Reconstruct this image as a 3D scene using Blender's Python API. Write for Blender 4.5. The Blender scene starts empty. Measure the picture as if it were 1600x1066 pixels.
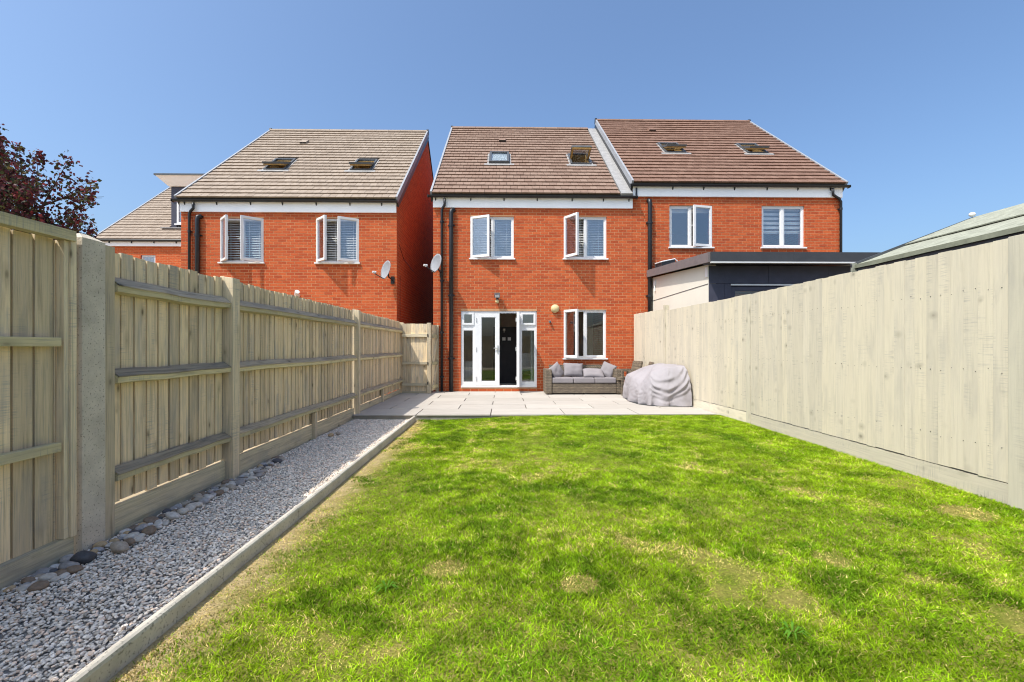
import bpy, bmesh, math, random
import numpy as np
from mathutils import Vector, Matrix, noise

random.seed(7)
rng = np.random.default_rng(7)
SC = bpy.context.scene
COL = SC.collection
R = math.radians

# ------------------------------------------------------------------ camera, light
cam_d = bpy.data.cameras.new('camera')
cam_d.lens = 36.0 * 711.0 / 1600.0
cam_d.sensor_width = 36.0
cam_d.shift_y = 9.0 / 1600.0
cam_d.clip_start = 0.05
cam_d.clip_end = 2000
cam = bpy.data.objects.new('camera', cam_d)
cam.location = (0, 0, 1.213)
cam.rotation_euler = (R(90), 0, R(-1.0))
COL.objects.link(cam)
SC.camera = cam

SUN_FROM = Vector((-0.50, -0.40, 1.0)).normalized()
SUN_EL = math.asin(SUN_FROM.z)
SUN_AZ = math.atan2(SUN_FROM.x, SUN_FROM.y)          # from +Y towards +X
world = bpy.data.worlds.new('World')
SC.world = world
world.use_nodes = True
wn = world.node_tree
wn.nodes.clear()
sky = wn.nodes.new('ShaderNodeTexSky')
sky.sky_type = 'NISHITA'
sky.sun_disc = False
sky.sun_elevation = SUN_EL
sky.sun_rotation = SUN_AZ
sky.altitude = 0
sky.air_density = 1.0
sky.dust_density = 4.2
sky.ozone_density = 3.0
bg = wn.nodes.new('ShaderNodeBackground')
bg.inputs['Strength'].default_value = 0.115
wo = wn.nodes.new('ShaderNodeOutputWorld')
wb = wn.nodes.new('ShaderNodeMix')
wb.data_type = 'RGBA'; wb.blend_type = 'MULTIPLY'
wb.inputs[0].default_value = 1.0
wb.inputs[7].default_value = (0.86, 1.0, 1.10, 1)          # overall white balance of the sky light
wn.links.new(sky.outputs[0], wb.inputs[6])
wn.links.new(wb.outputs[2], bg.inputs[0])
wn.links.new(bg.outputs[0], wo.inputs[0])

sun_d = bpy.data.lights.new('sun', 'SUN')
sun_d.energy = 2.75
sun_d.angle = R(0.5)
sun_d.color = (1.0, 0.94, 0.85)
sun = bpy.data.objects.new('sun', sun_d)
sun.rotation_euler = SUN_FROM.to_track_quat('Z', 'Y').to_euler()
sun.location = (-20, -16, 40)
COL.objects.link(sun)

SC.view_settings.view_transform = 'Standard'
SC.view_settings.look = 'None'
SC.view_settings.gamma = 1.0
SC.view_settings.use_curve_mapping = False
SC.view_settings.exposure = 0.9
SC.render.engine = 'CYCLES'
SC.cycles.filter_width = 1.1
SC.cycles.use_denoising = True
SC.cycles.denoising_prefilter = 'ACCURATE'
SC.cycles.denoising_input_passes = 'RGB_ALBEDO_NORMAL'
SC.cycles.use_adaptive_sampling = False
SC.cycles.sample_clamp_indirect = 4.0
SC.cycles.max_bounces = 8
SC.cycles.transparent_max_bounces = 12

# ------------------------------------------------------------------ materials
class NT:
    def __init__(s, name):
        s.m = bpy.data.materials.new(name)
        s.m.use_nodes = True
        s.t = s.m.node_tree
        s.b = s.t.nodes['Principled BSDF']
        s.out = s.t.nodes['Material Output']
    def n(s, typ, ins=None, **props):
        nd = s.t.nodes.new(typ)
        for k, v in props.items():
            setattr(nd, k, v)
        for k, v in (ins or {}).items():
            s.set(nd.inputs[k], v)
        return nd
    def set(s, sock, v):
        if isinstance(v, bpy.types.NodeSocket):
            s.t.links.new(v, sock)
        elif isinstance(v, bpy.types.Node):
            s.t.links.new(v.outputs[0], sock)
        elif isinstance(v, (tuple, list)) and sock.type == 'RGBA' and len(v) == 3:
            sock.default_value = (*v, 1)
        else:
            sock.default_value = v
    def pos(s):
        return s.n('ShaderNodeNewGeometry').outputs['Position']
    def rnd(s):
        return s.n('ShaderNodeObjectInfo').outputs['Random']
    def attr(s, name):
        return s.n('ShaderNodeAttribute', attribute_name=name)
    def math(s, op, a, b=0.0, c=None):
        nd = s.n('ShaderNodeMath', operation=op)
        s.set(nd.inputs[0], a); s.set(nd.inputs[1], b)
        if c is not None: s.set(nd.inputs[2], c)
        return nd.outputs[0]
    def map(s, vec, scale=(1, 1, 1), loc=(0, 0, 0), rot=(0, 0, 0)):
        return s.n('ShaderNodeMapping', {'Vector': vec, 'Scale': scale, 'Location': loc, 'Rotation': rot}).outputs[0]
    def noise(s, vec, scale, detail=3.0, rough=0.55, dist=0.0):
        return s.n('ShaderNodeTexNoise', {'Vector': vec, 'Scale': scale, 'Detail': detail, 'Roughness': rough, 'Distortion': dist}).outputs[0]
    def ramp(s, fac, stops, interp='LINEAR'):
        nd = s.n('ShaderNodeValToRGB', {'Fac': fac})
        cr = nd.color_ramp
        cr.interpolation = interp
        while len(cr.elements) < len(stops):
            cr.elements.new(0.5)
        for e, (p, c) in zip(cr.elements, stops):
            e.position = p
            e.color = (*c, 1) if not isinstance(c, (int, float)) else (c, c, c, 1)
        return nd.outputs[0]
    def mix(s, fac, a, b, mode='MIX'):
        nd = s.n('ShaderNodeMix', data_type='RGBA', blend_type=mode)
        s.set(nd.inputs[0], fac); s.set(nd.inputs[6], a); s.set(nd.inputs[7], b)
        return nd.outputs[2]
    def bump(s, h, strength=0.3, dist=0.01):
        nd = s.n('ShaderNodeBump', {'Height': h, 'Strength': strength, 'Distance': dist})
        s.set(s.b.inputs['Normal'], nd.outputs[0])
    def col(s, c): s.set(s.b.inputs['Base Color'], c)
    def rough(s, r, spec=0.3):
        s.set(s.b.inputs['Roughness'], r)
        s.b.inputs['Specular IOR Level'].default_value = spec

MAT = {}
def simple(name, col, rough=0.6, spec=0.3, var=0.12, scale=6.0, metal=0.0, bump=0.0, bscale=80.0):
    t = NT(name)
    p = t.pos()
    nz = t.noise(p, scale, 4)
    lo = tuple(c * (1 - var) for c in col); hi = tuple(min(1, c * (1 + var)) for c in col)
    t.col(t.ramp(nz, [(0.3, lo), (0.7, hi)]))
    t.rough(rough, spec)
    t.b.inputs['Metallic'].default_value = metal
    if bump:
        t.bump(t.noise(p, bscale, 3), bump, 0.004)
    MAT[name] = t.m
    return t.m

BR_STOPS = [(0.0, (0.36, 0.060, 0.021)), (0.2, (0.43, 0.075, 0.023)), (0.55, (0.48, 0.090, 0.027)), (0.85, (0.53, 0.112, 0.034)), (1.0, (0.41, 0.072, 0.026))]
def brick_mat(name, source):
    t = NT(name)
    p = t.pos()
    r = t.rnd() if source == 'object' else t.attr('rnd').outputs['Fac']
    c = t.ramp(r, BR_STOPS)
    n1 = t.noise(t.map(p, (1, 1, 1.6)), 26, 4, 0.6)
    c = t.mix(0.5, c, t.ramp(n1, [(0.3, (0.62, 0.58, 0.56)), (0.7, (1.25, 1.25, 1.25))]), 'MULTIPLY')
    n2 = t.noise(p, 0.55, 3)
    c = t.mix(t.math('MULTIPLY', n2, 0.2), c, (0.50, 0.15, 0.06))
    t.col(c)
    t.rough(0.88, 0.2)
    t.bump(t.noise(p, 160, 3, 0.7), 0.35, 0.003)
    MAT[name] = t.m
brick_mat('brick_piece', 'object')
brick_mat('brick_field', 'attr')

def brick_flat():
    t = NT('brick_core')
    p = t.pos()
    s = t.n('ShaderNodeSeparateXYZ', {0: p})
    v = t.n('ShaderNodeCombineXYZ', {0: t.math('ADD', s.outputs[0], s.outputs[1]), 1: s.outputs[2]})
    b = t.n('ShaderNodeTexBrick', {'Vector': v, 'Color1': (0.56, 0.112, 0.031), 'Color2': (0.44, 0.085, 0.026), 'Mortar': (0.50, 0.25, 0.13), 'Scale': 1.0, 'Mortar Size': 0.006, 'Mortar Smooth': 0.2, 'Bias': 0.0, 'Brick Width': 0.225, 'Row Height': 0.075})
    c = t.mix(0.5, b.outputs[0], t.ramp(t.noise(p, 18, 4), [(0.3, (0.65, 0.62, 0.6)), (0.7, (1.2, 1.2, 1.2))]), 'MULTIPLY')
    t.col(c)
    t.rough(0.9, 0.2)
    t.bump(t.math('SUBTRACT', 1.0, b.outputs['Fac']), 0.5, 0.006)
    MAT['brick_core'] = t.m
brick_flat()
simple('mortar', (0.53, 0.285, 0.15), 0.95, 0.1, 0.12, 9, bump=0.3, bscale=220)

def tile_mat(name, a, b, c2, source):
    t = NT(name)
    p = t.pos()
    r = t.rnd() if source == 'object' else t.attr('rnd').outputs['Fac']
    c = t.ramp(r, [(0.0, a), (0.5, b), (1.0, c2)])
    n1 = t.noise(p, 9, 5, 0.65)
    c = t.mix(0.55, c, t.ramp(n1, [(0.3, (0.72, 0.7, 0.68)), (0.7, (1.2, 1.2, 1.2))]), 'MULTIPLY')
    t.col(c)
    t.rough(0.85, 0.25)
    t.bump(t.noise(p, 120, 3), 0.25, 0.003)
    MAT[name] = t.m
for nm, a, b, c in (('tan', (0.28, 0.222, 0.172), (0.31, 0.247, 0.192), (0.335, 0.27, 0.213)),
                    ('mid', (0.215, 0.140, 0.104), (0.24, 0.160, 0.12), (0.265, 0.182, 0.138)),
                    ('red', (0.185, 0.106, 0.075), (0.21, 0.122, 0.088), (0.23, 0.138, 0.10))):
    tile_mat('tile_' + nm, a, b, c, 'object')
    tile_mat('tilefield_' + nm, a, b, c, 'attr')

def wood(name, axis, base, grey=0.25, grain=1.0, amp=0.44, knots=0.9, tones=(0.76, 1.12), saws=0.6, kthr=0.44, kscale=(8.5, 3.6)):
    t = NT(name)
    p = t.pos()
    r = t.rnd()
    off = t.n('ShaderNodeCombineXYZ', {0: t.math('MULTIPLY', r, 37.0), 1: t.math('MULTIPLY', r, 91.0), 2: t.math('MULTIPLY', r, 53.0)})
    q = t.n('ShaderNodeVectorMath', {0: p, 1: off}, operation='ADD').outputs[0]
    def sc(across, along): return {'z': (across, across, along), 'y': (across, along, across), 'x': (along, across, across)}[axis]
    g = t.noise(t.map(q, sc(42, 1.5)), 1.0, 5, 0.65, 0.9)
    fine = t.noise(t.map(q, sc(150, 4)), 1.0, 3, 0.6)
    big = t.noise(t.map(q, sc(7, 1.6)), 1.0, 4, 0.55, 0.5)
    c = t.ramp(g, [(0.25, tuple(x * (1 - amp) for x in base)), (0.5, base), (0.78, tuple(min(1, x * (1 + amp * 0.45)) for x in base))])
    gc = tuple(sum(base) / 3 * k for k in (0.60, 0.57, 0.52))
    c = t.mix(t.ramp(big, [(0.50, 0.0), (0.74, min(0.95, grey * 2.6))]), c, gc)
    c = t.mix(t.math('MULTIPLY', t.ramp(fine, [(0.55, 0.0), (0.7, 1.0)]), amp * 1.1), c, gc)
    # rough-sawn marks across the grain, only in places
    saw = t.noise(t.map(q, sc(5, 120)), 1.0, 3, 0.6, 0.4)
    sawmask = t.ramp(t.noise(t.map(q, sc(8, 1.8)), 1.0, 3), [(0.52, 0.0), (0.66, saws)])
    c = t.mix(t.math('MULTIPLY', t.ramp(saw, [(0.5, 0.0), (0.64, 1.0)]), sawmask), c, gc)
    # knots with stained surroundings
    v = t.n('ShaderNodeTexVoronoi', {'Vector': t.map(q, sc(*kscale)), 'Scale': 1.0, 'Randomness': 1.0}).outputs['Distance']
    wob = t.math('ADD', v, t.math('MULTIPLY', t.math('SUBTRACT', big, 0.5), 0.12))
    kpick = t.ramp(t.noise(q, 3.1, 1), [(kthr, 0.0), (kthr + 0.1, 1.0)])
    c = t.mix(t.math('MULTIPLY', t.ramp(wob, [(0.10, 0.55), (0.34, 0.0)]), kpick), c, tuple(x * 0.52 for x in base))
    c = t.mix(t.math('MULTIPLY', t.ramp(wob, [(0.05, knots), (0.13, 0.0)]), kpick), c, tuple(x * 0.22 for x in base))
    tone = t.ramp(r, [(0.0, (tones[0],) * 3), (0.5, (1.0, 1.0, 1.0)), (1.0, (tones[1], tones[1] * 0.99, tones[1] * 0.96))])
    c = t.mix(1.0, c, tone, 'MULTIPLY')
    t.col(c)
    t.rough(0.85, 0.2)
    t.bump(t.math('ADD', g, t.math('MULTIPLY', saw, 0.5)), 0.4 * grain, 0.004)
    MAT[name] = t.m
BW = (0.77, 0.61, 0.39)
wood('fence_board', 'z', BW, 0.28)
wood('fence_post', 'z', (0.70, 0.575, 0.385), 0.2)
wood('fence_rail', 'y', (0.64, 0.55, 0.32), 0.15)
wood('fence_rail_x', 'x', (0.64, 0.55, 0.38), 0.1)
wood('rail_top', 'y', (0.43, 0.355, 0.255), 0.30, 2.0, amp=0.6)
wood('gravel_board', 'y', (0.58, 0.505, 0.34), 0.25)
RW = (0.585, 0.52, 0.40)
wood('board_right', 'z', RW, 0.13, 0.6, amp=0.15, knots=0.5, tones=(0.92, 1.05), saws=0.55, kthr=0.52, kscale=(5.5, 6.5))
wood('post_right', 'z', (0.55, 0.50, 0.39), 0.12, 0.6, amp=0.13, knots=0.5, tones=(0.95, 1.03), saws=0.3)
wood('gravel_right', 'y', (0.66, 0.59, 0.46), 0.12, 0.6, amp=0.15, knots=0.3)

def concrete(name, base, pits=True, streak=0.0):
    t = NT(name)
    p = t.pos()
    n = t.noise(p, 5, 6, 0.65)
    c = t.ramp(n, [(0.3, tuple(x * 0.75 for x in base)), (0.7, tuple(x * 1.12 for x in base))])
    if pits:
        v = t.noise(p, 75, 2)
        c = t.mix(t.ramp(v, [(0.60, 0.0), (0.67, 0.75)]), c, tuple(x * 0.35 for x in base))
    t.col(c)
    t.rough(0.92, 0.15)
    t.bump(t.noise(p, 60, 4), 0.3, 0.005)
    MAT[name] = t.m
concrete('concrete_post', (0.62, 0.545, 0.43))
concrete('edging', (0.58, 0.53, 0.44))
concrete('riser', (0.42, 0.38, 0.30))
def slabmat():
    t = NT('slab')
    p = t.pos()
    r = t.rnd()
    c = t.ramp(r, [(0, (0.40, 0.37, 0.325)), (0.5, (0.44, 0.405, 0.36)), (1, (0.47, 0.435, 0.385))])
    n = t.noise(t.map(p, (1, 3.5, 1)), 2.3, 6, 0.6)
    c = t.mix(0.6, c, t.ramp(n, [(0.3, (0.84, 0.82, 0.8)), (0.7, (1.06, 1.06, 1.06))]), 'MULTIPLY')
    t.col(c)
    t.rough(0.75, 0.25)
    t.bump(t.noise(p, 40, 4), 0.12, 0.003)
    MAT['slab'] = t.m
slabmat()
simple('slab_bed', (0.12, 0.105, 0.09), 0.95)
simple('upvc', (0.74, 0.735, 0.73), 0.28, 0.45, 0.02)
simple('fascia_white', (0.93, 0.93, 0.93), 0.4, 0.35, 0.04, 1.5)
simple('black_pvc', (0.018, 0.019, 0.022), 0.38, 0.4, 0.15)
simple('verge_grey', (0.30, 0.31, 0.33), 0.6, 0.3, 0.08)
simple('lead', (0.30, 0.29, 0.28), 0.55, 0.4, 0.16, 7)
simple('dark_grey_metal', (0.075, 0.08, 0.085), 0.45, 0.4, 0.15)
simple('light_metal', (0.62, 0.62, 0.62), 0.4, 0.5, 0.05)
simple('chrome', (0.75, 0.75, 0.75), 0.22, 0.5, 0.02, metal=0.8)
simple('pine', (0.36, 0.22, 0.075), 0.55, 0.3, 0.2, 14)
simple('room_wall', (0.78, 0.74, 0.66), 0.9, 0.1, 0.04)
simple('room_floor', (0.12, 0.10, 0.08), 0.7)
simple('room_dark', (0.04, 0.038, 0.04), 0.6)
simple('card_white', (0.8, 0.8, 0.78), 0.6)
simple('blind_white', (0.78, 0.78, 0.76), 0.5, 0.3, 0.03)
simple('curtain', (0.42, 0.43, 0.42), 0.9)
simple('dish_grey', (0.25, 0.26, 0.28), 0.45, 0.4, 0.08)
simple('lamp_cream', (0.62, 0.50, 0.26), 0.45)
simple('lamp_dark', (0.07, 0.075, 0.08), 0.4)
simple('render_cream', (0.70, 0.65, 0.56), 0.9, 0.1, 0.03, 2, bump=0.15, bscale=150)
simple('slate_panel', (0.055, 0.056, 0.08), 0.55, 0.3, 0.12)
simple('extension_roof', (0.045, 0.047, 0.053), 0.5, 0.35, 0.1)
simple('mauve_fascia', (0.16, 0.135, 0.135), 0.6, 0.3, 0.1)
simple('shed_wall', (0.10, 0.115, 0.14), 0.7, 0.2, 0.1)
simple('roof_felt', (0.30, 0.305, 0.24), 0.95, 0.1, 0.22, 12, bump=0.5, bscale=260)
simple('felt_edge', (0.16, 0.165, 0.12), 0.95, 0.1, 0.2, 12)
simple('ground_tan', (0.36, 0.29, 0.19), 0.95, 0.1, 0.25, 0.6)
simple('gravel_base', (0.22, 0.21, 0.20), 0.95, 0.1, 0.4, 60, bump=0.8, bscale=90)
simple('bark', (0.085, 0.065, 0.05), 0.9, 0.1, 0.3, 20)
simple('black_iron', (0.015, 0.015, 0.016), 0.5)
simple('reflection_brown', (0.45, 0.18, 0.09), 0.8)  # brown reflection in the extension panes, painted as a base colour
simple('sheer', (0.55, 0.60, 0.57), 0.8, 0.2, 0.05)

def glass(name, refl, tint):
    t = NT(name)
    t.t.nodes.remove(t.b)
    lw = t.n('ShaderNodeLayerWeight', {'Blend': 0.3}).outputs['Fresnel']
    fac = t.math('ADD', refl, t.math('MULTIPLY', lw, 0.6))
    p = t.pos()
    tr = t.n('ShaderNodeBsdfTransparent', {'Color': tint})
    bm = t.n('ShaderNodeBump', {'Height': t.noise(p, 1.3, 1), 'Strength': 0.04, 'Distance': 0.02})
    gl = t.n('ShaderNodeBsdfGlossy', {'Color': (0.95, 0.97, 1.0), 'Roughness': 0.01, 'Normal': bm.outputs[0]})
    mx = t.n('ShaderNodeMixShader', {0: fac, 1: tr.outputs[0], 2: gl.outputs[0]})
    t.t.links.new(mx.outputs[0], t.out.inputs['Surface'])
    MAT[name] = t.m
glass('glass_sky', 0.14, (0.95, 0.96, 0.97))
glass('glass_low', 0.05, (0.86, 0.88, 0.87))

def rattan():
    t = NT('rattan')
    p = t.pos()
    s = t.n('ShaderNodeSeparateXYZ', {0: p})
    v = t.n('ShaderNodeCombineXYZ', {0: t.math('ADD', s.outputs[0], s.outputs[1]), 1: s.outputs[2]})
    b = t.n('ShaderNodeTexBrick', {'Vector': v, 'Color1': (0.33, 0.265, 0.185), 'Color2': (0.17, 0.135, 0.098), 'Mortar': (0.03, 0.025, 0.02), 'Scale': 1.0, 'Mortar Size': 0.0035, 'Mortar Smooth': 0.3, 'Brick Width': 0.045, 'Row Height': 0.021})
    b.offset = 0.5
    w = t.n('ShaderNodeTexWave', {'Vector': v, 'Scale': 4.4, 'Distortion': 0.3}, wave_type='BANDS', bands_direction='Y')
    c = t.mix(0.5, b.outputs[0], t.ramp(w.outputs[1], [(0.2, (0.6, 0.6, 0.6)), (0.8, (1.3, 1.25, 1.2))]), 'MULTIPLY')
    t.col(c)
    t.rough(0.55, 0.35)
    t.bump(t.math('SUBTRACT', 1.0, b.outputs['Fac']), 0.8, 0.008)
    MAT['rattan'] = t.m
rattan()
def fabric(name, c, weave=900):
    t = NT(name)
    p = t.pos()
    n = t.noise(p, 3, 4)
    t.col(t.ramp(n, [(0.3, tuple(x * 0.9 for x in c)), (0.7, tuple(x * 1.06 for x in c))]))
    t.rough(0.9, 0.15)
    t.bump(t.math('ADD', t.noise(p, weave, 2), t.math('MULTIPLY', t.noise(p, 18, 3), 3.0)), 0.18, 0.004)
    MAT[name] = t.m
fabric('cushion', (0.25, 0.228, 0.236))
fabric('cover_cloth', (0.325, 0.30, 0.31))
fabric('cover_hem', (0.05, 0.05, 0.052))

def attr_mat(name, rough=0.7, spec=0.2, sss=False, mul=None):
    t = NT(name)
    c = t.attr('tint').outputs['Color']
    t.col(c)
    t.rough(rough, spec)
    if sss:
        # leaf blades let some light through
        tl = t.n('ShaderNodeBsdfTranslucent', {'Color': c})
        mx = t.n('ShaderNodeMixShader', {0: 0.42, 1: t.b.outputs[0], 2: tl.outputs[0]})
        t.t.links.new(mx.outputs[0], t.out.inputs['Surface'])
    MAT[name] = t.m
attr_mat('grass_blade', 0.7, 0.08, True)
attr_mat('gravel_stone', 0.85, 0.2)
attr_mat('leaf', 0.5, 0.3, True)
def pebble_mat():
    t = NT('pebble')
    p = t.pos()
    r = t.rnd()
    c = t.ramp(r, [(0.0, (0.10, 0.10, 0.11)), (0.10, (0.42, 0.36, 0.29)), (0.24, (0.26, 0.19, 0.135)), (0.36, (0.60, 0.55, 0.48)), (0.52, (0.33, 0.31, 0.30)), (0.66, (0.52, 0.37, 0.21)), (0.76, (0.44, 0.42, 0.41)), (0.9, (0.66, 0.62, 0.57))], 'CONSTANT')
    n = t.noise(p, 38, 4, 0.65)
    c = t.mix(0.7, c, t.ramp(n, [(0.3, (0.6, 0.57, 0.54)), (0.7, (1.2, 1.2, 1.2))]), 'MULTIPLY')
    t.col(c)
    t.rough(0.6, 0.3)
    MAT['pebble'] = t.m
pebble_mat()
def soil():
    t = NT('lawn_soil')
    p = t.pos()
    n = t.noise(p, 7, 5)
    n2 = t.noise(p, 90, 3)
    c = t.ramp(n, [(0.3, (0.13, 0.17, 0.015)), (0.6, (0.24, 0.22, 0.05)), (0.8, (0.38, 0.29, 0.12))])
    px_ = t.n('ShaderNodeSeparateXYZ', {0: p}).outputs[0]
    worn = t.ramp(t.math('ADD', t.math('ADD', px_, 1.56), t.math('MULTIPLY', t.math('SUBTRACT', n, 0.5), 0.7)), [(0.06, 1.0), (0.32, 0.0)])
    c = t.mix(worn, c, (0.47, 0.36, 0.185))                    # bare dry strip along the edging
    c = t.mix(0.8, c, t.ramp(n2, [(0.3, (0.45, 0.45, 0.45)), (0.7, (1.3, 1.3, 1.3))]), 'MULTIPLY')
    t.col(c)
    t.rough(0.95, 0.1)
    t.bump(n2, 0.8, 0.02)
    MAT['lawn_soil'] = t.m
soil()

# ------------------------------------------------------------------ helpers
ORG = {}
def reg(o, loc): ORG[o.name] = Vector(loc)
def tag(o, label=None, cat=None, group=None, kind=None):
    if label: o['label'] = label
    if cat: o['category'] = cat
    if group: o['group'] = group
    if kind: o['kind'] = kind
    return o
def thing(name, loc, label, cat, group=None):
    o = bpy.data.objects.new(name, None)
    o.location = loc
    o.empty_display_size = 0.2
    COL.objects.link(o)
    reg(o, loc)
    return tag(o, label, cat, group)
class MB:
    def __init__(s): s.v = []; s.f = []; s.mi = None
    def add(s, vs, fs):
        k = len(s.v)
        s.v += [tuple(v) for v in vs]
        s.f += [tuple(i + k for i in f) for f in fs]
        return s
    def box(s, x0, x1, y0, y1, z0, z1, M=None):
        vs = [Vector(q) for q in ((x0, y0, z0), (x1, y0, z0), (x1, y1, z0), (x0, y1, z0), (x0, y0, z1), (x1, y0, z1), (x1, y1, z1), (x0, y1, z1))]
        if M is not None: vs = [M @ q for q in vs]
        return s.add(vs, [(3, 2, 1, 0), (4, 5, 6, 7), (0, 1, 5, 4), (1, 2, 6, 5), (2, 3, 7, 6), (3, 0, 4, 7)])
    def ring(s, x0, x1, z0, z1, w, y0, y1, M=None, wz=None):
        wz = wz or w
        s.box(x0, x1, y0, y1, z0, z0 + wz, M); s.box(x0, x1, y0, y1, z1 - wz, z1, M)
        s.box(x0, x0 + w, y0, y1, z0 + wz, z1 - wz, M); s.box(x1 - w, x1, y0, y1, z0 + wz, z1 - wz, M)
        return s
    def prism(s, pts, axis, a, b):
        """pts 2D polygon, extruded along axis from a to b"""
        def P(u, w, t):
            return {'x': (t, u, w), 'y': (u, t, w), 'z': (u, w, t)}[axis]
        n = len(pts)
        vs = [P(u, w, a) for u, w in pts] + [P(u, w, b) for u, w in pts]
        return s.add(vs, [tuple(range(n))[::-1], tuple(range(n, 2 * n))] + [(i, (i + 1) % n, n + (i + 1) % n, n + i) for i in range(n)])
    def tube(s, path, r, seg=10, cap=True):
        pts = [Vector(p) for p in path]
        rad = r if isinstance(r, (list, tuple)) else [r] * len(pts)
        k = len(s.v); up = Vector((0.31, 0.2, 1)).normalized(); prev = None
        for i, p in enumerate(pts):
            d = (pts[min(i + 1, len(pts) - 1)] - pts[max(i - 1, 0)]).normalized()
            if prev is None:
                a = d.cross(up)
                if a.length < 0.1: a = d.cross(Vector((1, 0, 0)))
            else:
                a = prev - d * prev.dot(d)
            a.normalize(); prev = a; b = d.cross(a)
            for j in range(seg):
                t = 2 * math.pi * j / seg
                s.v.append(tuple(p + (a * math.cos(t) + b * math.sin(t)) * rad[i]))
        for i in range(len(pts) - 1):
            for j in range(seg):
                q = k + i * seg + j; q2 = k + i * seg + (j + 1) % seg
                s.f.append((q, q2, q2 + seg, q + seg))
        if cap:
            s.f.append(tuple(range(k, k + seg))[::-1]); e = k + (len(pts) - 1) * seg
            s.f.append(tuple(range(e, e + seg)))
        return s
    def build(s, name, mat, parent=None, smooth=False, bevel=0.0):
        me = bpy.data.meshes.new(name)
        o0 = ORG[parent.name] if parent is not None else Vector((0, 0, 0))
        me.from_pydata([(v[0] - o0.x, v[1] - o0.y, v[2] - o0.z) for v in s.v], [], s.f)
        bm = bmesh.new(); bm.from_mesh(me)
        bmesh.ops.recalc_face_normals(bm, faces=bm.faces)
        if bevel:
            bmesh.ops.bevel(bm, geom=list(bm.edges), offset=bevel, segments=2, affect='EDGES', profile=0.6)
        bm.to_mesh(me); bm.free()
        if smooth:
            for p in me.polygons: p.use_smooth = True
        me.materials.append(MAT[mat])
        return link(name, me, parent)
def link(name, me, parent=None):
    o = bpy.data.objects.new(name, me)
    COL.objects.link(o)
    if parent is not None:
        o.parent = parent
        reg(o, ORG[parent.name])
    else:
        reg(o, (0, 0, 0))
    return o
def inst(name, me, parent, M):
    """object sharing mesh data, world matrix M (parents are never rotated)"""
    o = bpy.data.objects.new(name, me)
    COL.objects.link(o)
    o.parent = parent
    M2 = M.copy(); M2.translation = M.translation - ORG[parent.name]
    o.matrix_local = M2
    return o
def mesh_np(name, V, F, mat, tint=None, rnd=None):
    """V (n,3), F (m,k) numpy -> mesh with optional point colour / face float"""
    me = bpy.data.meshes.new(name)
    n, m, k = len(V), len(F), F.shape[1]
    me.vertices.add(n); me.vertices.foreach_set('co', np.ascontiguousarray(V, np.float32).ravel())
    me.loops.add(m * k); me.loops.foreach_set('vertex_index', np.ascontiguousarray(F, np.int32).ravel())
    me.polygons.add(m); me.polygons.foreach_set('loop_start', np.arange(0, m * k, k, dtype=np.int32))
    if tint is not None:
        a = me.attributes.new('tint', 'FLOAT_COLOR', 'POINT')
        a.data.foreach_set('color', np.ascontiguousarray(np.concatenate([tint, np.ones((n, 1))], 1), np.float32).ravel())
    if rnd is not None:
        a = me.attributes.new('rnd', 'FLOAT', 'FACE')
        a.data.foreach_set('value', np.ascontiguousarray(rnd, np.float32))
    me.polygons.foreach_set('use_smooth', np.zeros(m, dtype=bool))
    me.update(calc_edges=True)
    me.materials.append(MAT[mat])
    return me
def vnoise(x, y, scale, seed=0):
    """smooth value noise, numpy"""
    g = np.random.default_rng(seed).random((64, 64))
    x = x * scale + 100.0; y = y * scale + 100.0
    xi = np.floor(x).astype(int); yi = np.floor(y).astype(int)
    fx = x - xi; fy = y - yi
    fx = fx * fx * (3 - 2 * fx); fy = fy * fy * (3 - 2 * fy)
    a = g[xi % 64, yi % 64]; b = g[(xi + 1) % 64, yi % 64]; c = g[xi % 64, (yi + 1) % 64]; d = g[(xi + 1) % 64, (yi + 1) % 64]
    return (a * (1 - fx) + b * fx) * (1 - fy) + (c * (1 - fx) + d * fx) * fy
def smooth(a, b, x):
    t = np.clip((x - a) / (b - a), 0, 1); return t * t * (3 - 2 * t)
def clip_runs(a, b, holes):
    """subtract list of (h0,h1) from [a,b]"""
    runs = [(a, b)]
    for h0, h1 in holes:
        nr = []
        for r0, r1 in runs:
            if h1 <= r0 or h0 >= r1: nr.append((r0, r1)); continue
            if h0 > r0: nr.append((r0, h0))
            if h1 < r1: nr.append((h1, r1))
        runs = nr
    return [r for r in runs if r[1] - r[0] > 0.012]
def cells(x0, x1, z0, z1, holes):
    xs = sorted({x0, x1, *[h[0] for h in holes], *[h[1] for h in holes]})
    zs = sorted({z0, z1, *[h[2] for h in holes], *[h[3] for h in holes]})
    xs = [x for x in xs if x0 <= x <= x1]; zs = [z for z in zs if z0 <= z <= z1]
    for i in range(len(xs) - 1):
        for j in range(len(zs) - 1):
            cx, cz = (xs[i] + xs[i + 1]) / 2, (zs[j] + zs[j + 1]) / 2
            if not any(h[0] < cx < h[1] and h[2] < cz < h[3] for h in holes):
                yield xs[i], xs[i + 1], zs[j], zs[j + 1]

# ------------------------------------------------------------------ ground
def lawn_z(x): return -0.095 + 0.075 * smooth(-1.5, 0.9, x)
g = MB(); g.add([(-400, -200, -0.30), (400, -200, -0.30), (400, 600, -0.30), (-400, 600, -0.30)], [(0, 1, 2, 3)])
tag(g.build('ground', 'ground_tan'), kind='structure')
# neighbour's sunlit ground left of the fence and right of it
g = MB(); g.box(-16, -2.80, -1.0, 12.35, -0.28, -0.10)
tag(g.build('garden_ground', 'ground_tan'), kind='structure')
g = MB(); g.box(4.10, 16, -1.0, 12.35, -0.28, -0.06)
tag(g.build('garden_ground', 'ground_tan'), kind='structure')

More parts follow.
